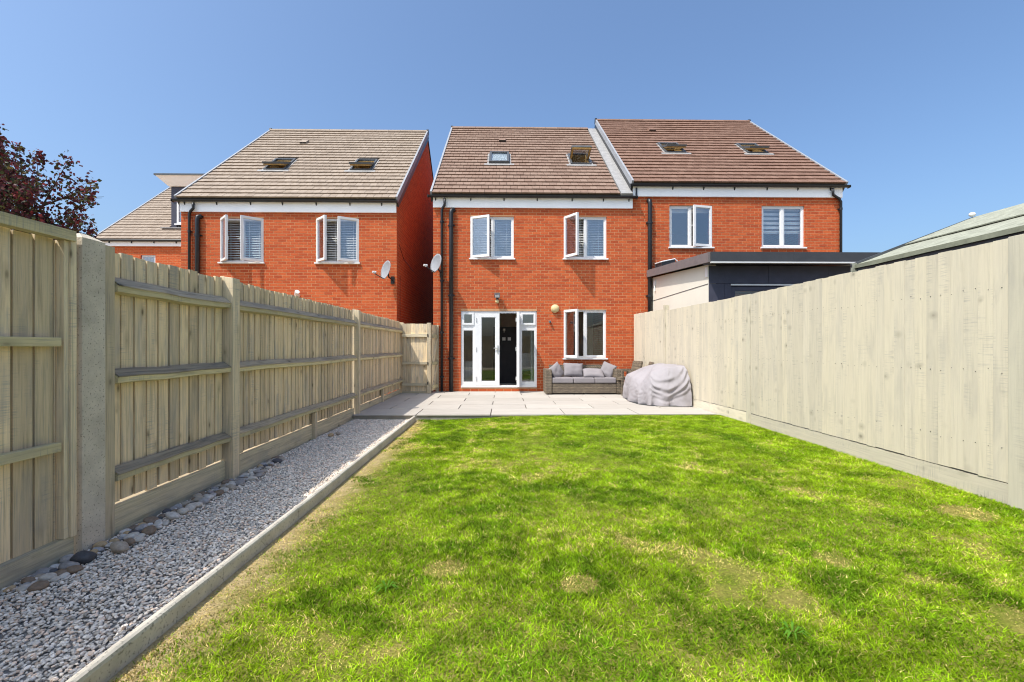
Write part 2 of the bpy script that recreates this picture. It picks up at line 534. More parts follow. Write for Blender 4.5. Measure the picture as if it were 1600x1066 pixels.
xs = np.linspace(-1.556, 3.94, 40); ys = np.linspace(-1.0, 8.13, 30)
V = []; F = []
for j, y in enumerate(ys):
    for i, x in enumerate(xs):
        V.append((x, y, float(lawn_z(x)) + 0.012 * (noise.noise((x * 1.3, y * 1.3, 3)))))
for j in range(29):
    for i in range(39):
        k = j * 40 + i; F.append((k, k + 1, k + 41, k + 40))
m = MB(); m.add(V, F)
tag(m.build('lawn', 'lawn_soil', smooth=True), kind='structure')
m = MB(); m.box(-2.69, -1.602, -1.0, 8.15, -0.27, -0.095)
tag(m.build('gravel_bed', 'gravel_base'), kind='structure')

# grass --------------------------------------------------------------
def build_grass():
    N = 700000
    # more blades near the camera
    u = rng.random(N)
    y = 0.9 + 7.26 * u ** 1.75
    x = -1.53 + 5.45 * rng.random(N)
    # stay inside what can be seen, with margin
    keep = (np.abs(x - 0.0175 * y) < 1.25 * y + 0.5) & (y < 8.13 - 0.03 * rng.random(N))
    x, y = x[keep], y[keep]
    big = vnoise(x, y, 0.9, 1) * 0.55 + vnoise(x, y, 2.1, 2) * 0.45
    mid = vnoise(x, y, 4.2, 3) * 0.6 + vnoise(x, y, 9.0, 4) * 0.4
    dk = vnoise(x, y, 2.3, 5) * 0.45 + vnoise(x, y, 6.5, 6) * 0.35 + vnoise(x, y, 14.0, 16) * 0.2
    straw = smooth(0.54, 0.80, 0.40 * big + 0.40 * mid + 0.20 * vnoise(x, y, 20.0, 24))
    edge = smooth(0.40, 0.02, x + 1.53)
    straw = np.clip(straw + edge * (0.95 + 1.1 * (mid - 0.35)), 0, 1)
    nearfence = smooth(3.1, 3.9, x)
    straw *= (1 - 0.7 * nearfence)
    fine = vnoise(x, y, 17.0, 23)
    dark = smooth(0.56, 0.78, dk)
    for cx, cy, r in ((-0.10, 3.05, 0.33), (-0.62, 2.15, 0.42), (1.0, 3.7, 0.3), (1.1, 1.95, 0.35), (2.25, 2.4, 0.3), (-0.7, 4.3, 0.35), (0.45, 3.9, 0.25), (1.8, 5.2, 0.4), (-0.6, 6.2, 0.5), (0.3, 2.55, 0.2)):
        wx_ = x + 0.55 * (vnoise(x, y, 2.7, 21) - 0.5); wy_ = y + 0.55 * (vnoise(x, y, 2.7, 22) - 0.5)
        d = np.hypot((wx_ - cx), (wy_ - cy) * 1.3) / r + 1.6 * (mid - 0.5) + 1.2 * (fine - 0.5)
        dark = np.maximum(dark, smooth(1.25, 0.2, d) * 0.9)
    for cx, cy, r in ((0.375, 2.38, 0.10), (3.45, 3.3, 0.2), (2.3, 1.95, 0.16), (1.4, 2.2, 0.14), (-0.35, 2.6, 0.12), (1.9, 2.6, .12)):
        d = np.hypot((x - cx), (y - cy)) / r + 0.9 * (mid - 0.5)
        straw = np.maximum(straw, smooth(1.1, 0.5, d) * 1.2)
        dark = dark * smooth(0.6, 1.3, d)
    straw = np.clip(straw - 0.8 * dark, 0, 1)
    n = len(x)
    thin = rng.random(n) > (0.32 - 0.12 * edge) * np.clip(straw, 0, 1) * (0.4 + 0.6 * (mid > 0.45))
    x, y, straw, dark, big, mid, edge, fine = (q[thin] for q in (x, y, straw, dark, big, mid, edge, fine)); n = len(x)
    z = lawn_z(x) - 0.006
    isst0 = None
    h = (0.012 + 0.018 * rng.random(n)) * (0.75 + 0.5 * big) * (1 + 0.15 * dark) * (1 - 0.5 * straw)
    w = (0.0010 + 0.0013 * rng.random(n)) * (1.0 + 0.17 * y) * (1 + 0.3 * dark)
    a = rng.random(n) * 2 * np.pi
    lean = (0.5 + 1.3 * rng.random(n)) * h
    la = rng.random(n) * 2 * np.pi
    lx, ly = np.cos(la) * lean, np.sin(la) * lean
    wx, wy = np.cos(a) * w, np.sin(a) * w
    ps = np.clip(0.10 + 0.80 * straw, 0, 0.88)
    isst = (rng.random(n) < ps)[:, None]
    k_ = np.where(isst[:, 0], 0.8, 1.0); h = h * k_ * (1 + 0.25 * edge); lx = lx * k_; ly = ly * k_
    V = np.empty((n, 5, 3))
    V[:, 0] = np.stack([x - wx, y - wy, z], 1); V[:, 1] = np.stack([x + wx, y + wy, z], 1)
    V[:, 2] = np.stack([x + 0.4 * lx + 0.75 * wx, y + 0.4 * ly + 0.75 * wy, z + 0.62 * h], 1)
    V[:, 3] = np.stack([x + 0.4 * lx - 0.75 * wx, y + 0.4 * ly - 0.75 * wy, z + 0.62 * h], 1)
    V[:, 4] = np.stack([x + lx, y + ly, z + h], 1)
    b = np.arange(n)[:, None] * 5
    F = np.concatenate([b + [[0, 1, 2]], b + [[0, 2, 3]], b + [[3, 2, 4]]], 0)
    green = np.array([0.185, 0.355, 0.008]); lime = np.array([0.42, 0.545, 0.018]); dkg = np.array([0.075, 0.185, 0.010]); st = np.array([0.70, 0.56, 0.22])
    t = np.clip(-0.05 + 0.55 * big + 0.6 * (mid - 0.25) + 0.5 * (rng.random(n) - 0.5), 0, 1)[:, None]
    c = green * (1 - t) + lime * t
    d = np.clip(dark * 0.62, 0, 1)[:, None]
    c = c * (1 - d) + dkg * d
    c = np.where(isst, st * (0.7 + 0.5 * rng.random((n, 1))), c)
    c = c * (0.40 + 1.15 * rng.random((n, 1))) * (0.72 + 0.60 * smooth(0.25, 0.75, 0.5 * fine + 0.5 * mid))[:, None]
    tint = np.repeat(c, 5, 0)
    me = mesh_np('grass', V.reshape(-1, 3), F, 'grass_blade', tint=tint)
    tag(link('grass', me), 'short mown grass with dry straw patches and darker green tufts', kind='stuff')
build_grass()

# broad leaved weeds in the lawn
def weed(x, y, s, label):
    t = thing('lawn_weed', (x, y, float(lawn_z(x))), label, 'weed', 'green weeds in the lawn')
    V = []; F = []
    for k in range(11):
        a = k * 2.4 + random.random(); L = s * (0.7 + 0.6 * random.random()); w = 0.0035 + 0.003 * random.random()
        dx, dy = math.cos(a), math.sin(a); z0 = float(lawn_z(x))
        b = len(V)
        for q, (r, zz, ww) in enumerate(((0.1, 0.01, 0.4), (0.5, 0.035, 1.0), (1.0, 0.02, 0.1))):
            V += [(x + dx * L * r - dy * w * ww, y + dy * L * r + dx * w * ww, z0 + zz), (x + dx * L * r + dy * w * ww, y + dy * L * r - dx * w * ww, z0 + zz)]
        F += [(b, b + 1, b + 3, b + 2), (b + 2, b + 3, b + 5, b + 4)]
    V = np.array(V) - np.array((x, y, float(lawn_z(x))))
    F3 = np.array(F)
    me = mesh_np('leaf', V, F3, 'grass_blade', tint=np.tile(np.array([[0.13, 0.30, 0.03]]), (len(V), 1)))
    o = link('leaves', me, t)
weed(-0.62, 2.42, 0.075, 'green weed with narrow leaves spreading left of the small bare brown patch')
weed(1.23, 1.92, 0.075, 'pale green weed in the lawn towards the lower right of the photo')

# gravel --------------------------------------------------------------
def ico(sub):
    bm = bmesh.new(); bmesh.ops.create_icosphere(bm, subdivisions=sub, radius=1)
    V = np.array([v.co[:] for v in bm.verts]); bm.verts.index_update()
    F = np.array([[v.index for v in f.verts] for f in bm.faces]); bm.free(); return V, F
def build_gravel():
    V0, F0 = ico(1)
    step = 0.0180
    gx, gy = np.meshgrid(np.arange(-2.66, -1.605, step), np.arange(1.0, 8.13, step))
    x = gx.ravel() + (rng.random(gx.size) - 0.5) * step * 1.1; y = gy.ravel() + (rng.random(gx.size) - 0.5) * step * 1.1
    k = rng.random(x.size) < 0.35
    x = np.concatenate([x, x[k] + 0.011]); y = np.concatenate([y, y[k] + 0.009]); x = np.minimum(x, -1.612)
    up = np.concatenate([np.zeros(gx.size), np.full(k.sum(), 0.009)])
    n = len(x)
    z = -0.088 + up + 0.014 * (vnoise(x, y, 3.0, 11) - 0.5) + 0.006 * rng.random(n) + 0.02 * smooth(-1.72, -1.6, x)
    s = 0.0070 + 0.0054 * rng.random(n) ** 1.6
    P = V0[None] * (0.72 + 0.5 * rng.random((n, 12, 1)))
    P = P * np.stack([0.9 + 0.5 * rng.random(n), 0.7 + 0.3 * rng.random(n), 0.45 + 0.3 * rng.random(n)], 1)[:, None, :]
    a = rng.random(n) * 6.283; tl = (rng.random(n) - 0.5) * 1.1
    ca, sa, ct, stt = np.cos(a), np.sin(a), np.cos(tl), np.sin(tl)
    X, Y, Z = P[..., 0], P[..., 1], P[..., 2]
    Y, Z = Y * ct[:, None] - Z * stt[:, None], Y * stt[:, None] + Z * ct[:, None]
    X, Y = X * ca[:, None] - Y * sa[:, None], X * sa[:, None] + Y * ca[:, None]
    V = np.stack([X * s[:, None] + x[:, None], Y * s[:, None] + y[:, None], Z * s[:, None] + z[:, None]], 2)
    F = (F0[None] + (np.arange(n) * 12)[:, None, None]).reshape(-1, 3)
    base = np.array([0.88, 0.785, 0.675])
    c = base * (0.62 + 0.62 * rng.random((n, 1)))
    warm = (rng.random((n, 1)) < 0.16)
    c = np.where(warm, c * np.array([1.08, 0.92, 0.82]), c)
    dk = (rng.random((n, 1)) < 0.06)
    c = np.where(dk, c * 0.5, c)
    me = mesh_np('gravel', V.reshape(-1, 3), F, 'gravel_stone', tint=np.repeat(c, 12, 0))
    tag(link('gravel', me), 'pale grey angular gravel strip between fence and edging', kind='stuff')
build_gravel()

# pebbles --------------------------------------------------------------
def build_pebbles():
    meshes = []
    for q in range(5):
        V, F = ico(3)
        V = np.array([np.array(v) * (1 + 0.16 * noise.noise(Vector(v) * 1.3 + Vector((q * 7, 0, 0)))) for v in V])
        me = mesh_np('river_pebble', V, F, 'pebble')
        for p in me.polygons: p.use_smooth = True
        meshes.append(me)
    simple('dark_stone', (0.075, 0.075, 0.08), 0.6, 0.3, 0.3, 30)
    dark_me = meshes[1].copy(); dark_me.materials[0] = MAT['dark_stone']
    placed = []
    y = 2.42
    for k in range(1400):
        yy = 2.45 + 2.85 * random.random()
        wid = 0.17 if yy < 3.4 else 0.15
        if yy > 4.9: wid = 0.10
        xx = -2.625 + wid * random.random()
        if 2.85 < yy < 3.17: xx += 0.03
        if 4.44 < yy < 4.65: xx += 0.045
        r = 0.019 + 0.024 * random.random()
        if all((xx - p[0]) ** 2 + (yy - p[1]) ** 2 > (0.80 * (r + p[2])) ** 2 for p in placed):
            placed.append((xx, yy, r))
    big = [(-2.53, 2.78, 0.056), (-2.44, 2.93, 0.05)]
    for b in big:
        placed[:] = [p for p in placed if (p[0] - b[0]) ** 2 + (p[1] - b[1]) ** 2 > (0.9 * (p[2] + b[2])) ** 2] + [b]
    for k, (xx, yy, r) in enumerate(placed):
        o = bpy.data.objects.new('river_pebble', meshes[k % 5] if r != 0.056 else dark_me)
        COL.objects.link(o)
        zz = 0.55 * r
        o.location = (xx, yy, -0.085 + zz)
        o.scale = (r * (0.9 + 0.3 * random.random()), r * (1.0 + 0.5 * random.random()), zz * 1.25)
        o.rotation_euler = (random.uniform(-.3, .3), random.uniform(-.3, .3), random.random() * 6.28)
        if r == 0.056: tag(o, 'largest pebble, dark and flattish, lying before the base of the concrete post', 'pebble', 'rounded pebbles along the left fence')
        elif yy < 3.17: tag(o, 'rounded pebble in the cluster by the concrete post and nearest fence panel', 'pebble', 'rounded pebbles at the concrete post')
        elif yy < 4.35: tag(o, 'rounded pebble in the band along the gravel board of the first boarded bay', 'pebble', 'rounded pebbles along the first fence bay')
        else: tag(o, 'rounded pebble in the small cluster around the foot of the second timber post', 'pebble', 'rounded pebbles at the second fence post')
    # a couple of small dark stones half way down the strip
    for dx, dy, r in ((0, 0, 0.04), (0.07, 0.10, 0.032)):
        o = bpy.data.objects.new('dark_stone', meshes[2]); COL.objects.link(o)
        o.location = (-2.50 + dx, 6.62 + dy, -0.06); o.scale = (r, r * 1.3, r * 0.7)
        tag(o, ('larger, nearer' if r == 0.04 else 'smaller, farther') + ' dark stone of the pair on the gravel by the short fence stake', 'stone', 'two dark stones by the fence stake')
build_pebbles()

# edging ---------------------------------------------------------------
ed = thing('lawn_edging', (-1.578, 4.5, -0.2), 'pale round-topped concrete edging between gravel and lawn', 'edging')
prof = [(-1.602, -0.25), (-1.556, -0.25), (-1.556, -0.022), (-1.560, -0.008), (-1.570, -0.001), (-1.580, 0.001), (-1.590, -0.001), (-1.598, -0.008), (-1.602, -0.022)]
y = 8.04; k = 0
while y > -0.9:
    m = MB(); dx = random.uniform(-.002, .002); dz = random.uniform(-.002, .002)
    m.prism([(a + dx, b + dz) for a, b in prof], 'y', y - 0.911, y)
    m.build('edging_block', 'edging', ed)
    y -= 0.915

# patio ----------------------------------------------------------------
m = MB(); m.box(-2.69, 3.82, 8.175, 12.385, -0.27, -0.026)
pat = tag(m.build('patio', 'riser'), kind='structure')
m = MB(); m.box(-2.68, 3.81, 8.185, 12.38, -0.026, -0.016)
m.build('slab_bed', 'slab_bed', pat)
rows = [8.155, 8.94, 9.565, 10.185, 10.805, 11.42, 12.03, 12.385]
for i in range(7):
    off = -1.575 if i % 2 == 0 else -0.895
    xs_ = sorted([off + 1.335 * k for k in range(-3, 6)])
    edges = [-2.70] + [x for x in xs_ if -2.5 < x < 3.7] + [3.86]
    for a, b in zip(edges[:-1], edges[1:]):
        m = MB(); dz = random.uniform(-.0015, .0015)
        m.box(a + 0.009, b - 0.009, rows[i] + (0.005 if i else 0), rows[i + 1] - 0.005, -0.024, 0.0 + dz)
        m.build('slab', 'slab', pat, bevel=0.002)

# ------------------------------------------------------------------ fences
def feather(x_face, y0, y1, z0, z1, side):
    """one tapered vertical board; side=+1 faces +x"""
    t0, t1 = 0.017, 0.006
    m = MB()
    zz = z1 + random.uniform(-0.008, 0.008)
    xb = x_face - side * 0.012
    # board with a thin tongue lying behind its neighbour: a real open groove between them
    m.prism([(xb, y0 + 0.003), (xb + side * (t0 + 0.003), y0 + 0.004), (xb + side * t0, y1 - 0.007), (xb + side * 0.001, y1 - 0.006), (xb, y1 + 0.012), (xb - side * 0.005, y1 + 0.012), (xb - side * 0.005, y0 + 0.016), (xb, y0 + 0.014)], 'z', z0, zz)
    return m
lf = thing('wooden_fence', (-2.72, 7.6, -0.1), 'left timber fence of vertical feather-edge boards on arris rails', 'fence')
def left_bay(y0, y1, pitch):
    n = max(1, round((y1 - y0) / pitch)); w = (y1 - y0) / n
    for i in range(n):
        a = y0 + i * w
        gap = random.random() < 0.10
        m = feather(-2.735 + random.uniform(-.003, .003), a + (0.007 if gap else 0.0015), a + w - 0.001, 0.115 + random.uniform(-0.004, 0.012), 1.875, 1)
        m.build('board', 'fence_board', lf)
    for (zb, zt) in ((1.575, 1.685), (0.955, 1.055), (0.285, 0.38)):
        # arris rail: sloping weathered top, upright sawn face
        j = [random.uniform(-.006, .006) for _ in range(7)]
        zs = np.linspace(y0, y1, 7)
        m = MB(); m2 = MB()
        for q in range(6):
            ya, yb = zs[q], zs[q + 1]
            za, zb2 = j[q], j[q + 1]
            P = [(-2.715, ya, zb + za), (-2.650, ya, zb + 0.012 + za), (-2.648, ya, zb + 0.052 + za), (-2.715, ya, zt + za)]
            Q = [(-2.715, yb, zb + zb2), (-2.650, yb, zb + 0.012 + zb2), (-2.648, yb, zb + 0.052 + zb2), (-2.715, yb, zt + zb2)]
            m.add(P + Q, [(0, 1, 5, 4), (1, 2, 6, 5), (2, 3, 7, 6)] + ([(0, 1, 2, 3)] if q == 0 else []) + ([(4, 5, 6, 7)] if q == 5 else []))
            up = Vector((0.006, 0, 0.006))
            m2.add([Vector(P[2]) + Vector((0.004, 0, -0.002)), Vector(P[2]) + up, Vector(P[3]) + up, Vector(Q[2]) + Vector((0.004, 0, -0.002)), Vector(Q[2]) + up, Vector(Q[3]) + up],
                   [(0, 1, 4, 3), (1, 2, 5, 4)])
        rl = m.build('rail', 'fence_rail', lf)
        m2.build('weathered_edge', 'rail_top', rl)
    m = MB(); m.box(-2.742, -2.705, y0, y1, -0.22, 0.104)
    m.build('gravel_board', 'gravel_board', lf)
def left_post(y, top=1.895, w=0.10):
    m = MB(); m.box(-2.755, -2.630, y - w / 2, y + w / 2, -0.25, top)
    # weathered (sloped) top
    m.v = [(v[0], v[1], v[2] - (0.018 if v[2] > 1 and v[0] > -2.7 else 0)) for v in m.v]
    return m.build('post', 'fence_post', lf, bevel=0.004)
left_bay(3.17, 4.46, 0.117)
left_post(4.52, 1.90, 0.115)
left_bay(4.60, 8.25, 0.107)
left_post(8.34, 1.895)
left_bay(8.41, 11.95, 0.107)
left_post(12.02, 1.86, 0.09)
for yy in (6.50, 10.1):
    m = MB(); m.box(-2.715, -2.66, yy - 0.035, yy + 0.035, -0.22, 0.285)
    m.build('stake', 'fence_post', lf)
# timber batten at the near end
m = MB(); m.box(-2.75, -2.665, 3.075, 3.165, -0.2, 1.895); m.build('post', 'fence_post', lf, bevel=0.004)

# near panel of the left boundary: framed panel, concrete slotted post
np_ = thing('boundary_fence', (-2.70, 1.6, -0.1), 'nearest left fence panel, framed with horizontal battens beside a grey concrete post', 'fence')
yy = 0.2
while yy < 2.80:
    m = feather(-2.722, yy, min(yy + 0.117, 2.80), 0.04, 1.86, 1); m.build('board', 'fence_board', np_); yy += 0.118
m = MB(); m.box(-2.712, -2.640, 0.2, 2.858, 1.862, 1.925); m.build('top_rail', 'fence_rail', np_, bevel=0.003)
for a, b in ((1.215, 1.268), (0.585, 0.640)):
    m = MB(); m.box(-2.700, -2.652, 0.2, 2.775, a, b); m.build('batten', 'fence_rail', np_, bevel=0.003)
m = MB(); m.box(-2.722, -2.668, 2.805, 2.836, 0.045, 1.86); m.build('stile', 'fence_post', np_)
m = MB(); m.box(-2.722, -2.655, 2.838, 2.874, 0.045, 1.905); m.build('stile', 'fence_post', np_)
m = MB(); m.box(-2.725, -2.672, 0.2, 2.873, -0.2, 0.042); m.build('gravel_board', 'gravel_board', np_)
cp = MB()
cp.box(-2.77, -2.640, 2.895, 3.06, -0.25, 1.90)
cp.add([(-2.77, 2.895, 1.9), (-2.64, 2.895, 1.9), (-2.64, 3.06, 1.9), (-2.77, 3.06, 1.9), (-2.705, 2.945, 1.938), (-2.705, 3.01, 1.938)], [(0, 1, 4), (1, 2, 5, 4), (2, 3, 5), (3, 0, 4, 5)])
t = thing('concrete_post', (-2.70, 2.97, -0.1), 'grey pitted concrete fence post between the two left fence bays', 'post')
cp.build('shaft', 'concrete_post', t)

# side screen next to the house and the open gate
sp = thing('fence_screen', (-2.32, 11.9, 0), 'short boarded screen closing the side passage at the end of the left fence', 'fence')
x = -2.655
for i in range(6):
    w = 0.108
    m = MB(); m.box(x + 0.002, x + w - 0.002, 11.93, 11.944 + random.uniform(0, .003), 0.05, 1.815 + random.uniform(-.004, .004)); m.build('board', 'fence_board', sp); x += w
for a, b in ((1.47, 1.545), (0.755, 0.82), (0.20, 0.265)):
    m = MB(); m.box(-2.655, -2.008, 11.872, 11.929, a, b); m.build('rail', 'fence_rail_x', sp)
m = MB(); m.box(-2.655, -2.01, 11.925, 11.95, 0.0, 0.048); m.build('gravel_board', 'fence_rail_x', sp)
m = MB(); m.box(-2.004, -1.905, 11.845, 11.945, 0.0, 1.835); m.build('post', 'fence_post', sp, bevel=0.004)
for z in (1.47, 0.74, 0.13 + 0.1):
    m = MB(); m.box(-1.99, -1.965, 11.835, 11.846, z, z + 0.075); m.build('hinge_plate', 'black_iron', sp)

ga = thing('garden_gate', (-1.86, 12.1, 0), 'ledged and braced timber gate leaf standing open against the house corner', 'gate')
A = Vector((-1.885, 11.95, 0)); B = Vector((-1.815, 12.35, 0))
d = (B - A); L = d.length; ang = math.atan2(d.y, d.x)
GM = Matrix.Translation(A) @ Matrix.Rotation(ang, 4, 'Z')
for i in range(4):
    m = MB(); m.box(i * L / 4 + 0.001, (i + 1) * L / 4 - 0.001, 0.0, 0.016, 0.06, 1.79, GM); m.build('board', 'fence_board', ga)
for a, b in ((1.44, 1.54), (0.74, 0.82), (0.12, 0.21)):
    m = MB(); m.box(0, L, -0.035, -0.001, a, b, GM); m.build('ledge', 'fence_rail', ga)
for a, b in ((0.215, 0.735), (0.825, 1.435)):
    m = MB()
    m.prism([(0.02, a), (0.09, a), (L - 0.02, b), (L - 0.09, b)], 'y', -0.034, -0.002)
    m.v = [tuple(GM @ Vector(v)) for v in m.v]; m.build('brace', 'fence_post', ga)
m = MB(); m.box(L - 0.001, L + 0.05, -0.04, 0.04, 0.0, 1.80, GM); m.build('stile', 'fence_post', ga)

# right fence: boards face the camera garden (towards -x)
rf = thing('wooden_fence', (3.93, 6, 0), 'long sunlit right timber fence of flush upright boards on gravel boards', 'fence')
def fx(y):
    pts = [(0.0, 3.94), (7.2, 3.94), (8.9, 3.86), (10.55, 3.78), (12.38, 3.555)]
    for (a, xa), (b, xb) in zip(pts[:-1], pts[1:]):
        if y <= b: return xa + (xb - xa) * (y - a) / (b - a)
    return pts[-1][1]
def right_bay(y0, y1, pitch, zt, zb, proud):
    n = round((y1 - y0) / pitch); w = (y1 - y0) / n
    for i in range(n):
        a = y0 + i * w; b = a + w
        xa, xb = fx(a), fx(b); o = random.uniform(-0.0025, 0.0025)
        m = MB(); z1 = zt + random.uniform(-.006, .006)
        t0, t1 = 0.012 + o, 0.0165 + o
        m.prism([(xa - t0, a + 0.0012), (xa + 0.004, a + 0.0012), (xb + 0.004, b - 0.0012), (xb - t1, b - 0.0012)], 'z', zb + random.uniform(-.006, .004), z1)
        m.build('board', 'board_right', rf)
def right_gravel(y0, y1, z0, z1, off):
    m = MB(); a, b = fx(y0), fx(y1)
    m.prism([(a - off, y0), (a + 0.02, y0), (b + 0.02, y1), (b - off, y1)], 'z', z0, z1)
    m.build('gravel_board', 'gravel_right', rf)
right_bay(0.6, 3.34, 0.117, 2.05, 0.155, 0)
right_gravel(0.6, 3.34, -0.2, 0.143, 0.010)
right_bay(3.47, 7.17, 0.117, 2.055, 0.155, 0)
right_gravel(3.47, 7.17, -0.2, 0.143, 0.010)
right_bay(7.30, 10.52, 0.117, 2.055, 0.165, 0)
yg = [7.30, 7.82, 8.5, 9.3, 10.52]
for a, b in zip(yg[:-1], yg[1:]):
    right_gravel(a + 0.003, b - 0.003, -0.2, 0.155, 0.014)
right_bay(10.66, 12.36, 0.10, 2.10, 0.06, 0)
m = MB()
for k in range(92):
    yb_ = 3.47 + k * 0.1003
    if yb_ > 12.3 or 7.1 < yb_ < 7.35 or 10.5 < yb_ < 10.7: continue
    for z in (0.42, 1.02, 1.68):
        xx_ = fx(yb_ + 0.05) - 0.0165; zz_ = z + random.uniform(-.02, .02); r_ = 0.003
        m.add([(xx_ - 0.002, yb_ + 0.05 + r_ * math.cos(t_), zz_ + r_ * math.sin(t_)) for t_ in (0, 1.57, 3.14, 4.71)] + [(xx_ + 0.004, yb_ + 0.05 + r_ * math.cos(t_), zz_ + r_ * math.sin(t_)) for t_ in (0, 1.57, 3.14, 4.71)],
              [(0, 1, 2, 3), (0, 1, 5, 4), (1, 2, 6, 5), (2, 3, 7, 6), (3, 0, 4, 7)])
tag(m.build('nail_heads', 'dark_grey_metal', rf), kind='stuff')
def right_post(y, w, top, proud):
    x = fx(y)
    m = MB(); m.box(x - proud, x + 0.07, y - w / 2, y + w / 2, -0.2, top)
    m.v = [(v[0], v[1], v[2] - (0.01 if v[2] > 1 and v[0] > x else 0)) for v in m.v]
    return m.build('post', 'post_right', rf, bevel=0.003)
right_post(3.405, 0.122, 2.065, 0.028)
right_post(7.235, 0.122, 2.055, 0.022)
right_post(10.59, 0.13, 2.19, 0.032)
# boundary at the camera's back, seen only as a reflection in the ground floor panes
bf = thing('back_fence', (0.6, -1.7, -0.1), 'timber fence closing the garden behind the viewpoint', 'fence')
x = -2.68
while x < 3.9:
    m = MB(); m.box(x + 0.002, x + 0.145, -1.72, -1.70 + random.uniform(0, .004), 0.0, 1.85); m.build('board', 'fence_board', bf); x += 0.147
for z in (0.3, 1.0, 1.6):
    m = MB(); m.box(-2.68, 3.9, -1.699, -1.64, z, z + 0.08); m.build('rail', 'fence_rail_x', bf)
# rails behind the boards
for z in (0.4, 1.0, 1.7):
    for a, b in ((0.6, 7.2), (7.2, 10.6), (10.6, 12.36)):
        m = MB(); p, q = fx(a), fx(b)
        m.prism([(p + 0.006, a), (p + 0.07, a), (q + 0.07, b), (q + 0.006, b)], 'z', z - 0.04, z + 0.04); m.build('rail', 'fence_rail', rf)

# ------------------------------------------------------------------ houses
YF = 12.40
SL = Vector((0, 4.95, 4.11)); SLEN = SL.length; SV = SL.normalized(); NV = Vector((0, -SV.z, SV.y))
def slope_matrix(x, ye, ze, v, n, sx=1.0):
    o = Vector((x, ye, ze)) + SV * v + NV * n
    return Matrix(((sx, 0, 0, o.x), (0, SV.y, NV.y, o.y), (0, SV.z, NV.z, o.z), (0, 0, 0, 1)))
UNIT = {}
def unit_meshes():
    m = MB()
    # 5-sided brick, local x 0..1 (scaled to its length)
    m.add([(0, 0.012, 0), (1, 0.012, 0), (1, 0.012, 0.065), (0, 0.012, 0.065), (0.008, 0, 0.002), (0.992, 0, 0.002), (0.992, 0, 0.063), (0.008, 0, 0.063)],
          [(4, 5, 6, 7), (0, 1, 5, 4), (1, 2, 6, 5), (2, 3, 7, 6), (3, 0, 4, 7)])
    UNIT['brick'] = m
    m = MB()
    m.add([(0, 0.012, 0.0), (1, 0.012, 0.0), (1, 0.31, -0.006), (0, 0.31, -0.006), (0, 0, 0.046), (1, 0, 0.046), (1, 0.31, 0.012), (0, 0.31, 0.012)],
          [(3, 2, 1, 0), (4, 5, 6, 7), (0, 1, 5, 4), (1, 2, 6, 5), (2, 3, 7, 6), (3, 0, 4, 7)])
    UNIT['tile'] = m
unit_meshes()
def unit_mesh(kind, mat):
    key = (kind, mat)
    if key not in UNIT:
        me = bpy.data.meshes.new(kind)
        me.from_pydata(UNIT[kind].v, [], UNIT[kind].f); me.update()
        me.materials.append(MAT[mat]); UNIT[key] = me
    return UNIT[key]
def scatter_pieces(kind, items, parent, mat_piece, mat_field, field_name, limit, key):
    """items: list of world matrices; the nearest ones become objects, the rest one mesh"""
    items = sorted(items, key=key)
    me = unit_mesh(kind, mat_piece)
    for M in items[:limit]: inst(kind, me, parent, M)
    rest = items[limit:]
    if not rest: return
    Vu = np.array(UNIT[kind].v); Fu = np.array(UNIT[kind].f)
    A = np.array([[list(r) for r in M] for M in rest])
    V = np.einsum('nij,vj->nvi', A[:, :3, :3], Vu) + A[:, None, :3, 3]
    V = V - np.array(ORG[parent.name])
    F = (Fu[None] + (np.arange(len(rest)) * len(Vu))[:, None, None]).reshape(-1, 4)
    me2 = mesh_np(field_name, V.reshape(-1, 3), F, mat_field, rnd=np.repeat(rng.random(len(rest)), len(Fu)))
    tag(link(field_name, me2, parent), kind='stuff')
def front_bricks(x0, x1, z0, z1, holes, wall, vis, yf=YF):
    items = []
    k = 0
    nz = int((z1 - z0) / 0.075)
    for j in range(nz + 1):
        z = z0 + j * 0.075
        if z + 0.065 > z1: break
        off = (j % 2) * 0.1125
        hs = [(h[0], h[1]) for h in holes if h[2] < z + 0.05 and h[3] > z + 0.012]
        x = x0 - 0.225 + off
        while x < x1:
            a, b = max(x, x0), min(x + 0.215, x1)
            if b - a > 0.012:
                for r0, r1 in clip_runs(a, b, hs):
                    jit = random.uniform(-0.0018, 0.0018)
                    items.append(Matrix(((r1 - r0, 0, 0, r0), (0, 1, 0, yf - 0.0035 + jit * 0.6), (0, 0, 1, z), (0, 0, 0, 1))))
            x += 0.225
    C = Vector((0, 0, 1.2))
    def key(M):
        p = M.translation
        return (0 if vis(p) else 1, (p - C).length)
    scatter_pieces('brick', items, wall, 'brick_piece', 'brick_field', 'brickwork', 300, key)
def roof_tiles(x0, x1, ye, ze, slen, holes, roof, variant, gauge=0.275, width=0.20, limit=300):
    items = []
    nrow = int(slen / gauge) + 1
    for j in range(nrow):
        v = j * gauge - 0.03
        hs = [(h[0], h[1]) for h in holes if h[2] < v + 0.22 and h[3] > v + 0.06]
        x = x0 - (j % 2) * width / 2 - random.uniform(0, 0.004)
        while x < x1:
            a, b = max(x + 0.004, x0), min(x + width - 0.004, x1)
            if b - a > 0.015:
                for r0, r1 in clip_runs(a, b, hs):
                    items.append(slope_matrix(r0, ye, ze, v, random.uniform(0, 0.004), r1 - r0))
            x += width
    C = Vector((0, 0, 1.2))
    scatter_pieces('tile', items, roof, 'tile_' + variant, 'tilefield_' + variant, 'tile_field', limit, lambda M: (M.translation - C).length)

